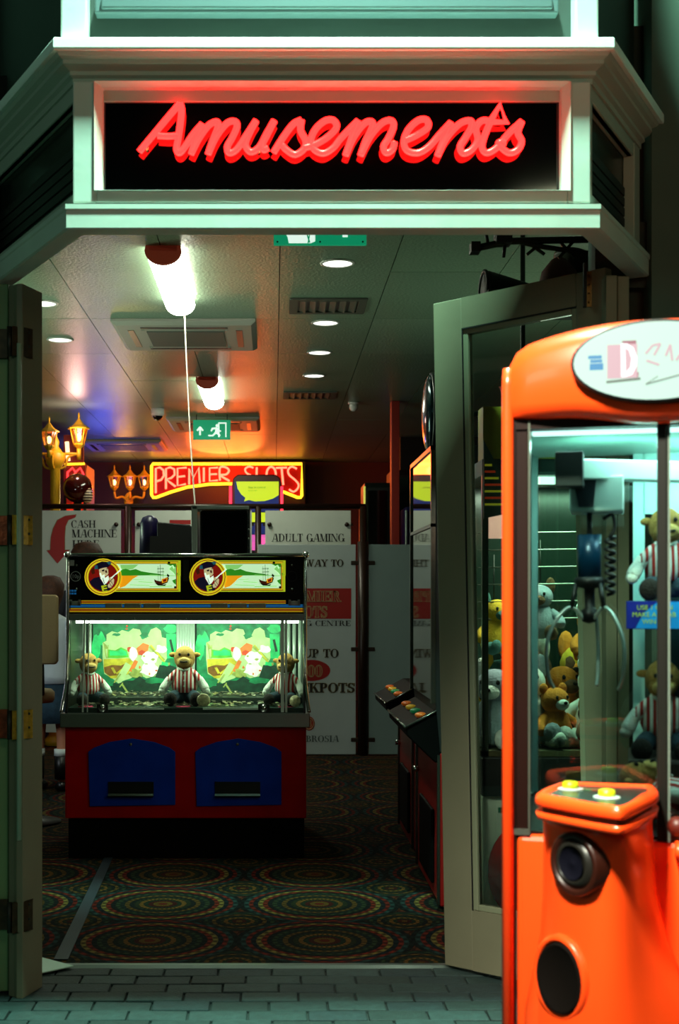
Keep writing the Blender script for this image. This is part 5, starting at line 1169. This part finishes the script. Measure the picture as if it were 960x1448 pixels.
for x in (.0, CW-.03):
    m = MB(); m.box(x+.004, x+.028, CD-.03, CD, .895, 1.77); m.build('rear_post', M('post_teal', '7ca09a', .4), cm)
# canopy: arched top, bulging front
nX, rings = 25, []
for i in range(nX):
    t_ = i/(nX-1); x = -.006 + (CW+.012)*t_; e = abs(2*t_-1)
    zt_ = 1.972 - .055*e**2.2 - .05*max(0, (e-.86)/.14)**2
    yb = -.012 - .055*(1-e**2); zb_ = 1.768
    if e < .62: zb_ -= .020*(math.cos(PI*e/.62)+1)/2
    cap_ = max(0, (e-.93)/.07)**2*.02
    rings.append([(x, CD, 1.768), (x, CD, zt_-.02), (x, CD*.5, zt_), (x, .05, zt_), (x, yb*.4+.03, zt_-.006), (x, yb*.75+.004, zt_-.022), (x, yb+cap_, zt_-.052), (x, yb-.004+cap_, (zt_+zb_)/2), (x, yb+cap_, zb_+.03), (x, yb*.8+.004+cap_, zb_+.006), (x, yb*.5+.02, zb_), (x, .04, 1.768)])
m = MB(); m.loft(rings); m.build('canopy', ORG, cm)
m = MB(); m.box(.016, CW-.016, .001, .05, 1.748, 1.772); m.build('under_trim', brn_t, cm)
m = MB(); m.box(.02, CW-.02, .05, CD-.01, 1.750, 1.762); m.build('inner_roof', M('roof_pale', '8cb4a8', .5), cm)
# oval sign
ocx, ocz, orx, orz = .302, 1.866, .160, .0775
m = MB(); m.prism([(ocx+(orx+.006)*math.cos(q), ocz+(orz+.006)*math.sin(q)) for q in [2*PI*k/48 for k in range(48)]], -.082, -.05, 'y'); m.build('oval_rim', M('rim_black', '0c0604', .35), cm, bevel=.003)
m = MB(); m.prism([(ocx+orx*math.cos(q), ocz+orz*math.sin(q)) for q in [2*PI*k/48 for k in range(48)]], -.086, -.06, 'y'); ov = m.build('oval_face', M('oval_lit', '2c3430', .4, emis=.88, ecol='d4fcea'), cm)
vp = M('oval_pink', '302428', .4, emis=.75, ecol='f0c4d0'); vb = M('oval_blue', '08243a', .4, emis=.6, ecol='30a8e8'); vw = M('oval_white', '343434', .4, emis=1.3, ecol='ffffff'); vg = M('oval_grey', '202422', .4, emis=.3, ecol='8ca090'); vr = M('oval_rose', '301820', .4, emis=.5, ecol='cc7890')
ksx = 2*orx/216/6; ksz = 2*orz/105/6   # zoom pixels, 6 per photo pixel
osh = [(vb, rect(134, 370, 242, 398)), (vb, rect(146, 436, 254, 490)), (vb, rect(150, 404, 246, 430)), (vr, rect(400, 262, 512, 275)), (vr, [(400, 275), (512, 262), (515, 350), (480, 300), (420, 285)]), (vr, rect(515, 520, 530, 560)), (vp, rect(285, 290, 520, 565)),
       (vw, [(392, 285), (440, 285), (490, 320), (518, 400), (515, 470), (480, 540), (430, 555), (395, 555)]), (vp, [(425, 320), (455, 340), (475, 410), (465, 480), (430, 520)]), (vg, line(278, 592, 545, 574, 20)),
       (vp, line(585, 375, 640, 310, 18)), (vp, line(640, 310, 700, 300, 18)), (vp, line(700, 300, 650, 390, 18)), (vp, line(590, 430, 690, 470, 18)), (vp, line(740, 400, 775, 310, 18)), (vp, line(775, 310, 790, 440, 18)), (vp, line(820, 440, 880, 350, 18)), (vp, line(880, 350, 890, 450, 18)),
       (vg, line(855, 300, 885, 200, 16)), (vg, line(885, 200, 920, 220, 16)), (vg, line(920, 220, 900, 320, 16)), (vg, line(585, 622, 960, 530, 10)), (vg, line(585, 622, 680, 560, 6)), (vg, line(960, 530, 1140, 480, 10)), (vp, line(960, 440, 1020, 330, 18)), (vp, line(1020, 330, 1060, 440, 18))]
decal(osh, ksx, ksz, ocx-orx-18*ksx, ocz+orz+115*ksz, -.0862, 'lettering', ov, step=.0001)
# column + console
def chaik(p, n=3, k=.25):
    for _ in range(n):
        q = []
        for i in range(len(p)):
            a, b = Vector(p[i]), Vector(p[(i+1) % len(p)]); q += [a*(1-k)+b*k, a*k+b*(1-k)]
        p = [tuple(v) for v in q]; k = .25
    return p
levels = [(.962, [(.082, .02), (.078, -.135), (.232, -.265), (.292, -.06), (.30, .02)]), (.93, [(.082, .02), (.080, -.128), (.228, -.255), (.292, -.06), (.30, .02)]),
          (.80, [(.080, .02), (.080, -.122), (.225, -.250), (.298, -.07), (.31, .02)]), (.70, [(.072, .02), (.076, -.125), (.222, -.255), (.308, -.08), (.34, .02)]),
          (.62, [(.050, .02), (.066, -.13), (.218, -.255), (.325, -.09), (.38, .02)]), (.55, [(.036, .02), (.052, -.135), (.215, -.255), (.345, -.10), (.40, .02)]),
          (.40, [(.030, .02), (.042, -.14), (.215, -.25), (.37, -.10), (.43, .02)]), (.0, [(.03, .02), (.03, -.12), (.215, -.23), (.42, -.09), (.48, .02)])]
m = MB(); m.loft([[(x, y, z) for x, y in chaik(p, 3)] for z, p in levels][::-1]); m.build('control_column', ORG, cm)
# console top
CT = [(.112, .02), (.066, -.168), (.238, -.316), (.306, -.07), (.30, .02)]
def inset(p, d): c = Vector((sum(q[0] for q in p)/len(p), sum(q[1] for q in p)/len(p))); return [tuple(Vector(q)+(c-Vector(q)).normalized()*d) for q in p]
co = chaik(CT, 3, .10); m = MB()
m.loft([[(x, y, .955) for x, y in inset(co, .014)], [(x, y, .958) for x, y in inset(co, .0)], [(x, y, .972) for x, y in inset(co, -.004)]]); m.build('console_base', ORG, cm)
m = MB(); m.loft([[(x, y, .972) for x, y in inset(co, .010)], [(x, y, .985) for x, y in inset(co, .010)]], smooth=False); m.build('console_gasket', M('gasket_black', '0c0808', .5), cm)
m = MB(); m.loft([[(x, y, .985) for x, y in inset(co, -.002)], [(x, y, .990) for x, y in inset(co, -.005)], [(x, y, 1.004) for x, y in inset(co, -.003)], [(x, y, 1.010) for x, y in inset(co, .006)], [(x, y, 1.008) for x, y in inset(co, .018)], [(x, y, 1.003) for x, y in inset(co, .022)]]); cn = m.build('console_top', ORG, cm)
m = MB(); m.loft([[(x, y, 1.002) for x, y in inset(co, .020)], [(x, y, 1.0045) for x, y in inset(co, .021)]], smooth=False); m.build('control_panel', M('panel_charcoal', '1c2624', .25), cm)
for k, (x, y) in enumerate(((.135, -.065), (.208, -.160))):
    m = MB(); m.lathe([(.026, .0045), (.026, .0065), (.018, .0075), (.001, .0075)], x, y, 1.0, 24); m.build('button_ring', M('ring_pale', 'a8b8b0', .4), cm)
    m = MB(); m.lathe([(.0165, .007), (.0165, .012), (.0155, .019), (.012, .0205), (.001, .0215)], x, y, 1.0, 24); m.build('button', M('button_lime', 'a0b010', .35, emis=.12, ecol='90a010'), cm)
decal([(M('graphic_green', '3a7040', .4), rect(0, 0, 26, 5)), (M('graphic_red', 'b03818', .4), rect(10, 6, 24, 10)), (M('graphic_green', ''), rect(2, 11, 12, 14))], .0015, .0015, .16, 0, 0, 'console_graphic', cn)
cg = [o for o in bpy.data.objects if o.name == 'console_graphic'][0]; cg.rotation_euler = (R(-90), 0, 0); cg.location = (0, -.06, 1.0048)
# speaker on the left-front face
fa, fb = Vector((.080, -.122)), Vector((.225, -.250)); fd = (fb-fa).normalized(); fnm = Vector((fd.y, -fd.x)); fmid = (fa+fb)/2
def ring_on(z, u, r, prof, mat, nm, out=.0, parent=cm, sz=1.):
    """lathe round the outward normal of the face; prof = (radius, outwards)"""
    m = MB(); seg = 32; vs = []
    c = fmid + fd*u
    for rr, h in prof:
        for k in range(seg):
            q = 2*PI*k/seg; p = c + fd*(rr*math.cos(q)) + fnm*(h+out); vs.append((p.x, p.y, z+rr*math.sin(q)*sz))
    n = len(prof)
    m.add(vs, [(i*seg+k, i*seg+(k+1) % seg, (i+1)*seg+(k+1) % seg, (i+1)*seg+k) for i in range(n-1) for k in range(seg)] + [tuple((n-1)*seg+k for k in range(seg))], True)
    return m.build(nm, mat, parent)
o_ = .006
ring_on(.879, .004, .06, [(.062, -.05), (.062, .0), (.058, .004), (.050, .002), (.046, -.012)], M('speaker_brown', '2c0e06', .35), 'speaker_ring', .014)
ring_on(.879, .000, .06, [(.052, -.03), (.050, -.008), (.040, -.004), (.036, .0), (.034, -.003), (.031, -.008)], M('speaker_grey', '1c1a16', .35), 'speaker_bezel', .018)
ring_on(.879, .000, .06, [(.031, -.008), (.020, -.016), (.004, -.012), (.001, -.011)], M('speaker_cone', '040410', .8, spec=.1), 'speaker_cone', .026)
ring_on(.650, -.034, .06, [(.072, -.07), (.070, -.008), (.064, -.0), (.058, -.006), (.054, -.03)], ORG, 'lower_port_flare', .020, sz=1.2)
ring_on(.650, -.030, .06, [(.060, -.02), (.056, .0), (.052, -.004), (.001, -.006)], M('port_shade', '0a0503', .8, spec=.1), 'lower_port', .024, sz=1.2)  # dark disc stands in for the shade inside the hole
# prize door recess right of the column
m = MB(); m.box(.34, CW-.03, -.045, .01, .865, .90); m.tube([(.34, -.045, .885), (CW-.03, -.045, .885)], .016, 12); m.build('recess_ledge', ORG, cm, bevel=.004)
m = MB(); m.box(.385, CW-.05, -.004, .002, .36, .83); m.build('prize_door', M('recess_shade_red', '6a1408', .5), cm, bevel=.02)  # flat panel, its dark red standing in for the recess shading
m = MB(); m.tube(catmull([(.375, -.03, .84), (.375, -.035, .60), (.40, -.035, .42), (.47, -.03, .35), (CW-.04, -.03, .34)], 6), .022, 12); m.build('recess_surround', ORG, cm)
m = MB(); m.box(.33, CW-.04, -.004, .02, .90, .945); m.ell((.345, -.012, .93), (.02, .02, .02)); m.build('red_brown_sill', M('sill_brown', '4c1408', .45), cm)
# glass
for x0, x1 in ((.05, .306), (.331, CW-.046)):
    m = MB(); m.box(x0, x1, .010, .014, .905, 1.76); m.build('front_glass', glass('crane_glass', (.90, 1., .97)), cm)
m = MB(); m.box(.034, CW-.034, CD-.016, CD-.012, .905, 1.76); m.build('rear_glass', glass('crane_glass'), cm)
for x in (.012, CW-.016): m = MB(); m.box(x, x+.003, .05, CD-.03, .905, 1.76); m.build('side_glass', glass('crane_glass'), cm)
m = MB(); m.box(.34, CW-.034, CD-.035, CD-.020, .92, 1.75); m.build('back_board', M('board_teal', '0c2c30', .5, var=.3, vscale=10), cm)
m = MB(); m.box(.262, .290, CD-.04, CD-.015, .905, 1.75); m.build('rear_divider', M('divider_teal', 'b8e8e0', .4), cm)
m = MB(); m.box(.29, CW-.034, CD-.045, CD-.036, 1.60, 1.75); m.build('rear_reflection_panel', M('divider_teal', ''), cm)  # pale panel added for the bright reflection at the rear top
m = MB(); m.box(.02, CW-.02, .02, CD-.02, .885, .900); m.build('deck', M('deck_black', '101414', .5), cm)
m = MB(); m.box(.05, CW-.05, .056, .085, 1.742, 1.751); m.build('tube', M('crane_tube2', 'e0fff8', .5, emis=1.6, ecol=(.72, 1, .95)), cm)
cr = area('claw_machine_lamp', (0, 0, 0), (0, 0, -1), .48, 4.2, (.60, 1, .92), .2); cr.parent = cm; cr.location = (.30, .25, 1.74); cr.rotation_euler = (0, 0, 0)
pl_ = point('claw_machine_roof_fill', (.42, .42, 1.66), 1.5, (.60, 1, .92), .03, cm)  # added point light that brightens the inner roof
# gantry, carriage and claw
m = MB(); m.add([(x, y, z) for z in (1.655, 1.70) for x, y in ((.135, .16), (.58, .40), (.56, .44), (.115, .20))], [(3,2,1,0), (4,5,6,7), (0,1,5,4), (1,2,6,5), (2,3,7,6), (3,0,4,7)]); m.build('gantry_beam', M('beam_white', 'c0d8d0', .4), cm, bevel=.004)
m = MB(); m.box(.095, .155, .12, .20, 1.635, 1.712); m.build('beam_end', M('beam_black', '0c1412', .5), cm, bevel=.003)
gxx, gyy = .165, .22
m = MB(); m.box(gxx-.042, gxx+.075, gyy-.02, gyy+.10, 1.585, 1.665); m.build('carriage', M('beam_white', ''), cm, bevel=.004)
m = MB(); m.prism([(gxx-.034, 1.655), (gxx+.016, 1.655), (gxx+.010, 1.595), (gxx-.022, 1.595)], gyy-.032, gyy-.02, 'y'); m.build('carriage_plate', M('plate_navy', '06141e', .4), cm)
m = MB(); m.cyl((gxx, gyy+.02, 1.585), (gxx, gyy+.02, 1.52), .006); m.build('hoist_cable', darkin, cm)
m = MB(); m.tube(catmull([(gxx+.03, gyy+.02, 1.57), (gxx+.05, gyy+.02, 1.58), (gxx+.055, gyy+.02, 1.55), (gxx+.045, gyy+.02, 1.53)] + [(gxx+.045+.010*math.cos(k*1.6), gyy+.03+.010*math.sin(k*1.6), 1.53-.0045*k) for k in range(30)], 3), .0045, 6); m.build('coil_cable', darkin, cm)
m = MB(); m.cyl((gxx, gyy+.02, 1.535), (gxx, gyy+.02, 1.44), .026, 20); cl = m.build('claw_motor', M('motor_blue', '06304c', .3, .3), cm)
m = MB(); m.lathe([(.03, 0), (.034, -.01), (.03, -.022), (.012, -.026), (.01, -.07), (.018, -.075), (.016, -.10), (.001, -.105)], gxx, gyy+.02, 1.44, 18); m.build('claw_hub', darkin, cl)
for k in range(3):
    q = R(200+120*k); dx, dy = math.cos(q), math.sin(q)
    def cpt(r, z): return (gxx+dx*r, gyy+.02+dy*r, z)
    m = MB(); m.cyl(cpt(.03, 1.425), cpt(.042, 1.37), .005); m.build('claw_link', darkin, cl)
    m = MB(); m.tube(catmull([cpt(.012, 1.345), cpt(.042, 1.372), cpt(.075, 1.345), cpt(.098, 1.29), cpt(.095, 1.22), cpt(.082, 1.19)], 5), .0042, 8); m.build('claw_finger', M('finger_pale', 'b8c4bc', .3, .4), cl)
# prize toys on their shelf and below
ex = Vector((math.cos(TH), math.sin(TH))); ey = Vector((-math.sin(TH), math.cos(TH)))
def CMW(x, y, z): p = Vector((AX, AY_)) + ex*x + ey*y; return (p.x, p.y, z)
m = MB(); m.box(.245, CW-.05, .30, .52, 1.373, 1.385); m.box(.245, CW-.05, .30, .312, 1.322, 1.384); sgn = m.build('toy_shelf', M('shelf_blue', '0a2c8c', .4), cm)
bls = M('sign_sky', '1890e0', .4, emis=.25, ecol='1890e0'); bld = M('sign_royal', '102090', .4, emis=.15, ecol='102090'); ylg = M('sign_lime', 'a8c010', .4, emis=.3, ecol='a0b810')
decal([(bls, rect(0, 0, 100, 72)), (bld, [(0, 0), (30, 0), (16, 30), (8, 72), (0, 72)]), (M('sign_cream', 'd0e0b0', .5), [(78, 20), (88, 16), (92, 34), (100, 60), (90, 68), (82, 44)])], .0022, .00084, .248, 1.384, .2995, 'blue_sign', sgn)
for txt, x, z in (('USE 1 COIN', .268, 1.366), ('MAKE A GRAB', .258, 1.350), ('WIN ME', .280, 1.334)): fontobj(txt, 'sign_text', sgn, (x, .2955, z), .0150, ylg, align='LEFT', ext=.0008)
p = CMW(.335, .40, 1.386); y1 = toy('tan toy in red striped shirt sitting on the blue shelf of the orange machine', p, R(-8), .68, 'striped shirt toys inside the orange machine')
p = CMW(.43, .36, .93); y2 = again(y1, p, 'tan toy in red striped shirt slumped low in the orange machine below the shelf', R(-30))
y2.rotation_euler = (R(8), 0, R(-14)); y2.location = CMW(.325, .36, 1.035)
m = MB(); m.box(.25, CW-.05, .24, .50, .90, 1.03); m.build('toy_box', M('box_brown', '2c1c10', .7), cm, bevel=.006)
p = CMW(.47, .14, .905); y3 = again(y1, p, 'tan toy in red striped shirt lying at the bottom right of the orange machine', R(20)); y3.rotation_euler = (R(-70), 0, R(60))
y3.location = CMW(.43, .14, .935)

# ================================================================== PEOPLE behind the pusher and at its left
skinp = M('skin', 'b87858', .55); hairm = M('auburn_hair', '44200a', .7, bump=1, bscale=120, var=.4, vscale=40); shirtw = M('white_blouse', 'b8c4cc', .7, bump=.4, bscale=30)
dskirt = M('denim_skirt', '1c3a4c', .85, bump=.6, bscale=150, var=.3, vscale=20); bootm = M('black_boot', '080a0a', .4); sockm = M('white_sock', 'd8e4e0', .8)
def person(label, loc, rz, H, hair, top, bottom, shoes):
    k = H/1.7; t = thing('person', label, 'person', loc, rz); t.scale = (k,)*3
    V = []; E = []; Rr = []
    def j(p, r, par=None):
        V.append(p); Rr.append(r)
        if par is not None: E.append((par, len(V)-1))
        return len(V)-1
    pel = j((0, 0, .92), .13); wa = j((0, .01, 1.05), .11, pel); ch = j((0, 0, 1.25), .13, wa); nk = j((0, .01, 1.42), .055, ch); hb = j((0, 0, 1.50), .05, nk); hc = j((0, -.01, 1.58), .092, hb); ht = j((0, .0, 1.64), .075, hc)
    for s in (-1, 1):
        sh_ = j((s*.16, .01, 1.37), .055, ch); el_ = j((s*.24, .02, 1.12), .038, sh_); wr = j((s*.25, -.10, .92), .026, el_); pm = j((s*.25, -.13, .86), .032, wr)
        for q, (dx, l) in enumerate(((-.024, .065), (-.008, .08), (.008, .075), (.022, .06))):
            f1 = j((s*.25+dx, -.15, .82), .010, pm); j((s*.25+dx, -.155, .82-l*.7), .008, f1)
        th_ = j((s*.25-s*.03, -.165, .85), .011, pm); j((s*.25-s*.035, -.185, .82), .009, th_)
        hp = j((s*.09, 0, .86), .10, pel); kn = j((s*.10, -.02, .48), .058, hp); an = j((s*.10, .02, .09), .036, kn); j((s*.10, -.06, .04), .034, an); j((s*.10, -.13, .03), .028, len(V)-1)
    me = bpy.data.meshes.new('body'); me.from_pydata(V, E, []); me.materials.append(skinp); o = bpy.data.objects.new('body', me); C.objects.link(o); o.parent = t
    sk = o.modifiers.new('skin', 'SKIN'); sk.use_smooth_shade = True
    for i, v in enumerate(me.skin_vertices[0].data): v.radius = (Rr[i], Rr[i]); v.use_root = (i == 0)
    ss = o.modifiers.new('sub', 'SUBSURF'); ss.levels = 1; ss.render_levels = 1
    m = MB(); m.ell((0, -.10, 1.585), (.013, .018, .018), 8, 6); m.build('nose', skinp, t)
    for s in (-1, 1):
        m = MB(); m.ell((s*.033, -.088, 1.605), (.012, .008, .008), 8, 6); m.build('eye', M('eye_dark', '1a1008', .3), t)
        m = MB(); m.ell((s*.092, .0, 1.59), (.012, .02, .03), 8, 6); m.build('ear', skinp, t)
    m = MB(); m.ell((0, -.090, 1.545), (.025, .008, .006), 8, 6); m.build('mouth', M('lip', '8a3028', .5), t)
    m = MB(); m.loft([[(rx*math.cos(q), ry*math.sin(q)+oy, z) for q in [2*PI*i/18 for i in range(18)]] for rx, ry, oy, z in ((.03, .03, .0, 1.755), (.085, .09, .01, 1.738), (.118, .122, .012, 1.68), (.12, .115, .030, 1.60), (.095, .075, .055, 1.50), (.085, .055, .07, 1.42 if hair else 1.48), (.06, .03, .085, 1.34 if hair else 1.46))]); m.build('hair', hairm, t)
    m = MB(); m.loft([[(rx*math.cos(q), ry*math.sin(q)+.005, z) for q in [2*PI*i/20 for i in range(20)]] for rx, ry, z in ((.075, .075, 1.44), (.17, .115, 1.39), (.185, .14, 1.25), (.165, .13, 1.08), (.185, .15, .95), (.195, .155, .88))])
    sm_ = m
    for s in (-1, 1): sm_.tube(catmull([(s*.15, .01, 1.38), (s*.21, .015, 1.24), (s*.245, .02, 1.12), (s*.25, -.04, 1.02)], 4), [.062]*4+[.058]*5+[.05]*4, 12)
    sm_.build('blouse', top, t)
    if bottom[0] == 'skirt':
        m = MB(); m.loft([[(rx*math.cos(q), ry*math.sin(q), z) for q in [2*PI*i/20 for i in range(20)]] for rx, ry, z in ((.16, .13, .96), (.19, .15, .86), (.20, .16, .70), (.215, .17, .56))]); m.build('skirt', bottom[1], t)
    else:
        m = MB(); m.loft([[(rx*math.cos(q), ry*math.sin(q), z) for q in [2*PI*i/20 for i in range(20)]] for rx, ry, z in ((.16, .13, .98), (.185, .145, .86), (.17, .13, .80))])
        for s in (-1, 1): m.tube([(s*.09, 0, .86), (s*.10, -.02, .48), (s*.10, .02, .08)], [.105, .075, .062], 14)
        m.build('trousers', bottom[1], t)
    for s in (-1, 1):
        m = MB(); m.tube([(s*.10, .018, .30 if shoes == 'boot' else .16), (s*.10, .02, .10)], [.056, .052], 14); m.tube([(s*.10, .05, .04), (s*.10, -.06, .045), (s*.10, -.15, .030)], [.042, .044, .028], 12); m.build('boot', bootm, t)
        m = MB(); m.tube([(s*.10, .017, .345), (s*.10, .018, .29)], [.058, .058], 14); m.build('sock', sockm, t)
    return t
person('person seen from behind in white blouse and denim skirt beside the coin pusher', (X_(71, 9.35), 9.35, 0), R(170), 1.49, True, shirtw, ('skirt', dskirt), 'boot')
person('person behind the coin pusher with only the brown hair top showing', (X_(123, 9.9), 9.9, 0), R(190), 1.745, False, M('dark_jumper', '1c1c24', .8), ('trousers', M('dark_trousers', '12141c', .8)), 'shoe')
# high-backed tan stool in front of that person
t = thing('bar_stool', 'tan high-backed stool mostly hidden by the left door', 'stool', (X_(39, 7.9), 7.9, 0))
m = MB()
m.prism([(-.17, .98), (.17, .98), (.185, 1.0), (.185, 1.385), (.17, 1.40), (-.17, 1.40), (-.185, 1.385), (-.185, 1.0)], -.02, .02, 'y'); m.build('backrest', M('tan_vinyl', '8c7850', .7, bump=.3, bscale=80), t, bevel=.008)
m = MB(); m.lathe([(.001, .74), (.13, .74), (.14, .76), (.14, .80), (.12, .82), (.001, .82)], 0, .14, 0, 20); m.build('seat', M('tan_vinyl', ''), t)
for x in (-.09, .09): m = MB(); m.tube([(x*.6, .10, .76), (x, .02, .80), (x, .0, 1.0)], .010); m.build('back_upright', dark, t)
m = MB(); m.lathe([(.18, 0), (.18, .012), (.05, .03), (.025, .05), (.025, .74)], 0, .14, 0, 20); m.build('pedestal', dark, t)

# ------------------------------------------------------------------ lettering becomes plain mesh
bpy.context.view_layer.update()
dg = bpy.context.evaluated_depsgraph_get()
for o in [o for o in bpy.data.objects if o.type == 'FONT']:
    me = bpy.data.meshes.new_from_object(o.evaluated_get(dg)); nm = o.name
    n = bpy.data.objects.new(nm + '_mesh', me); C.objects.link(n)
    n.parent = o.parent; n.location = o.location; n.rotation_euler = o.rotation_euler
    bpy.data.objects.remove(o); n.name = nm
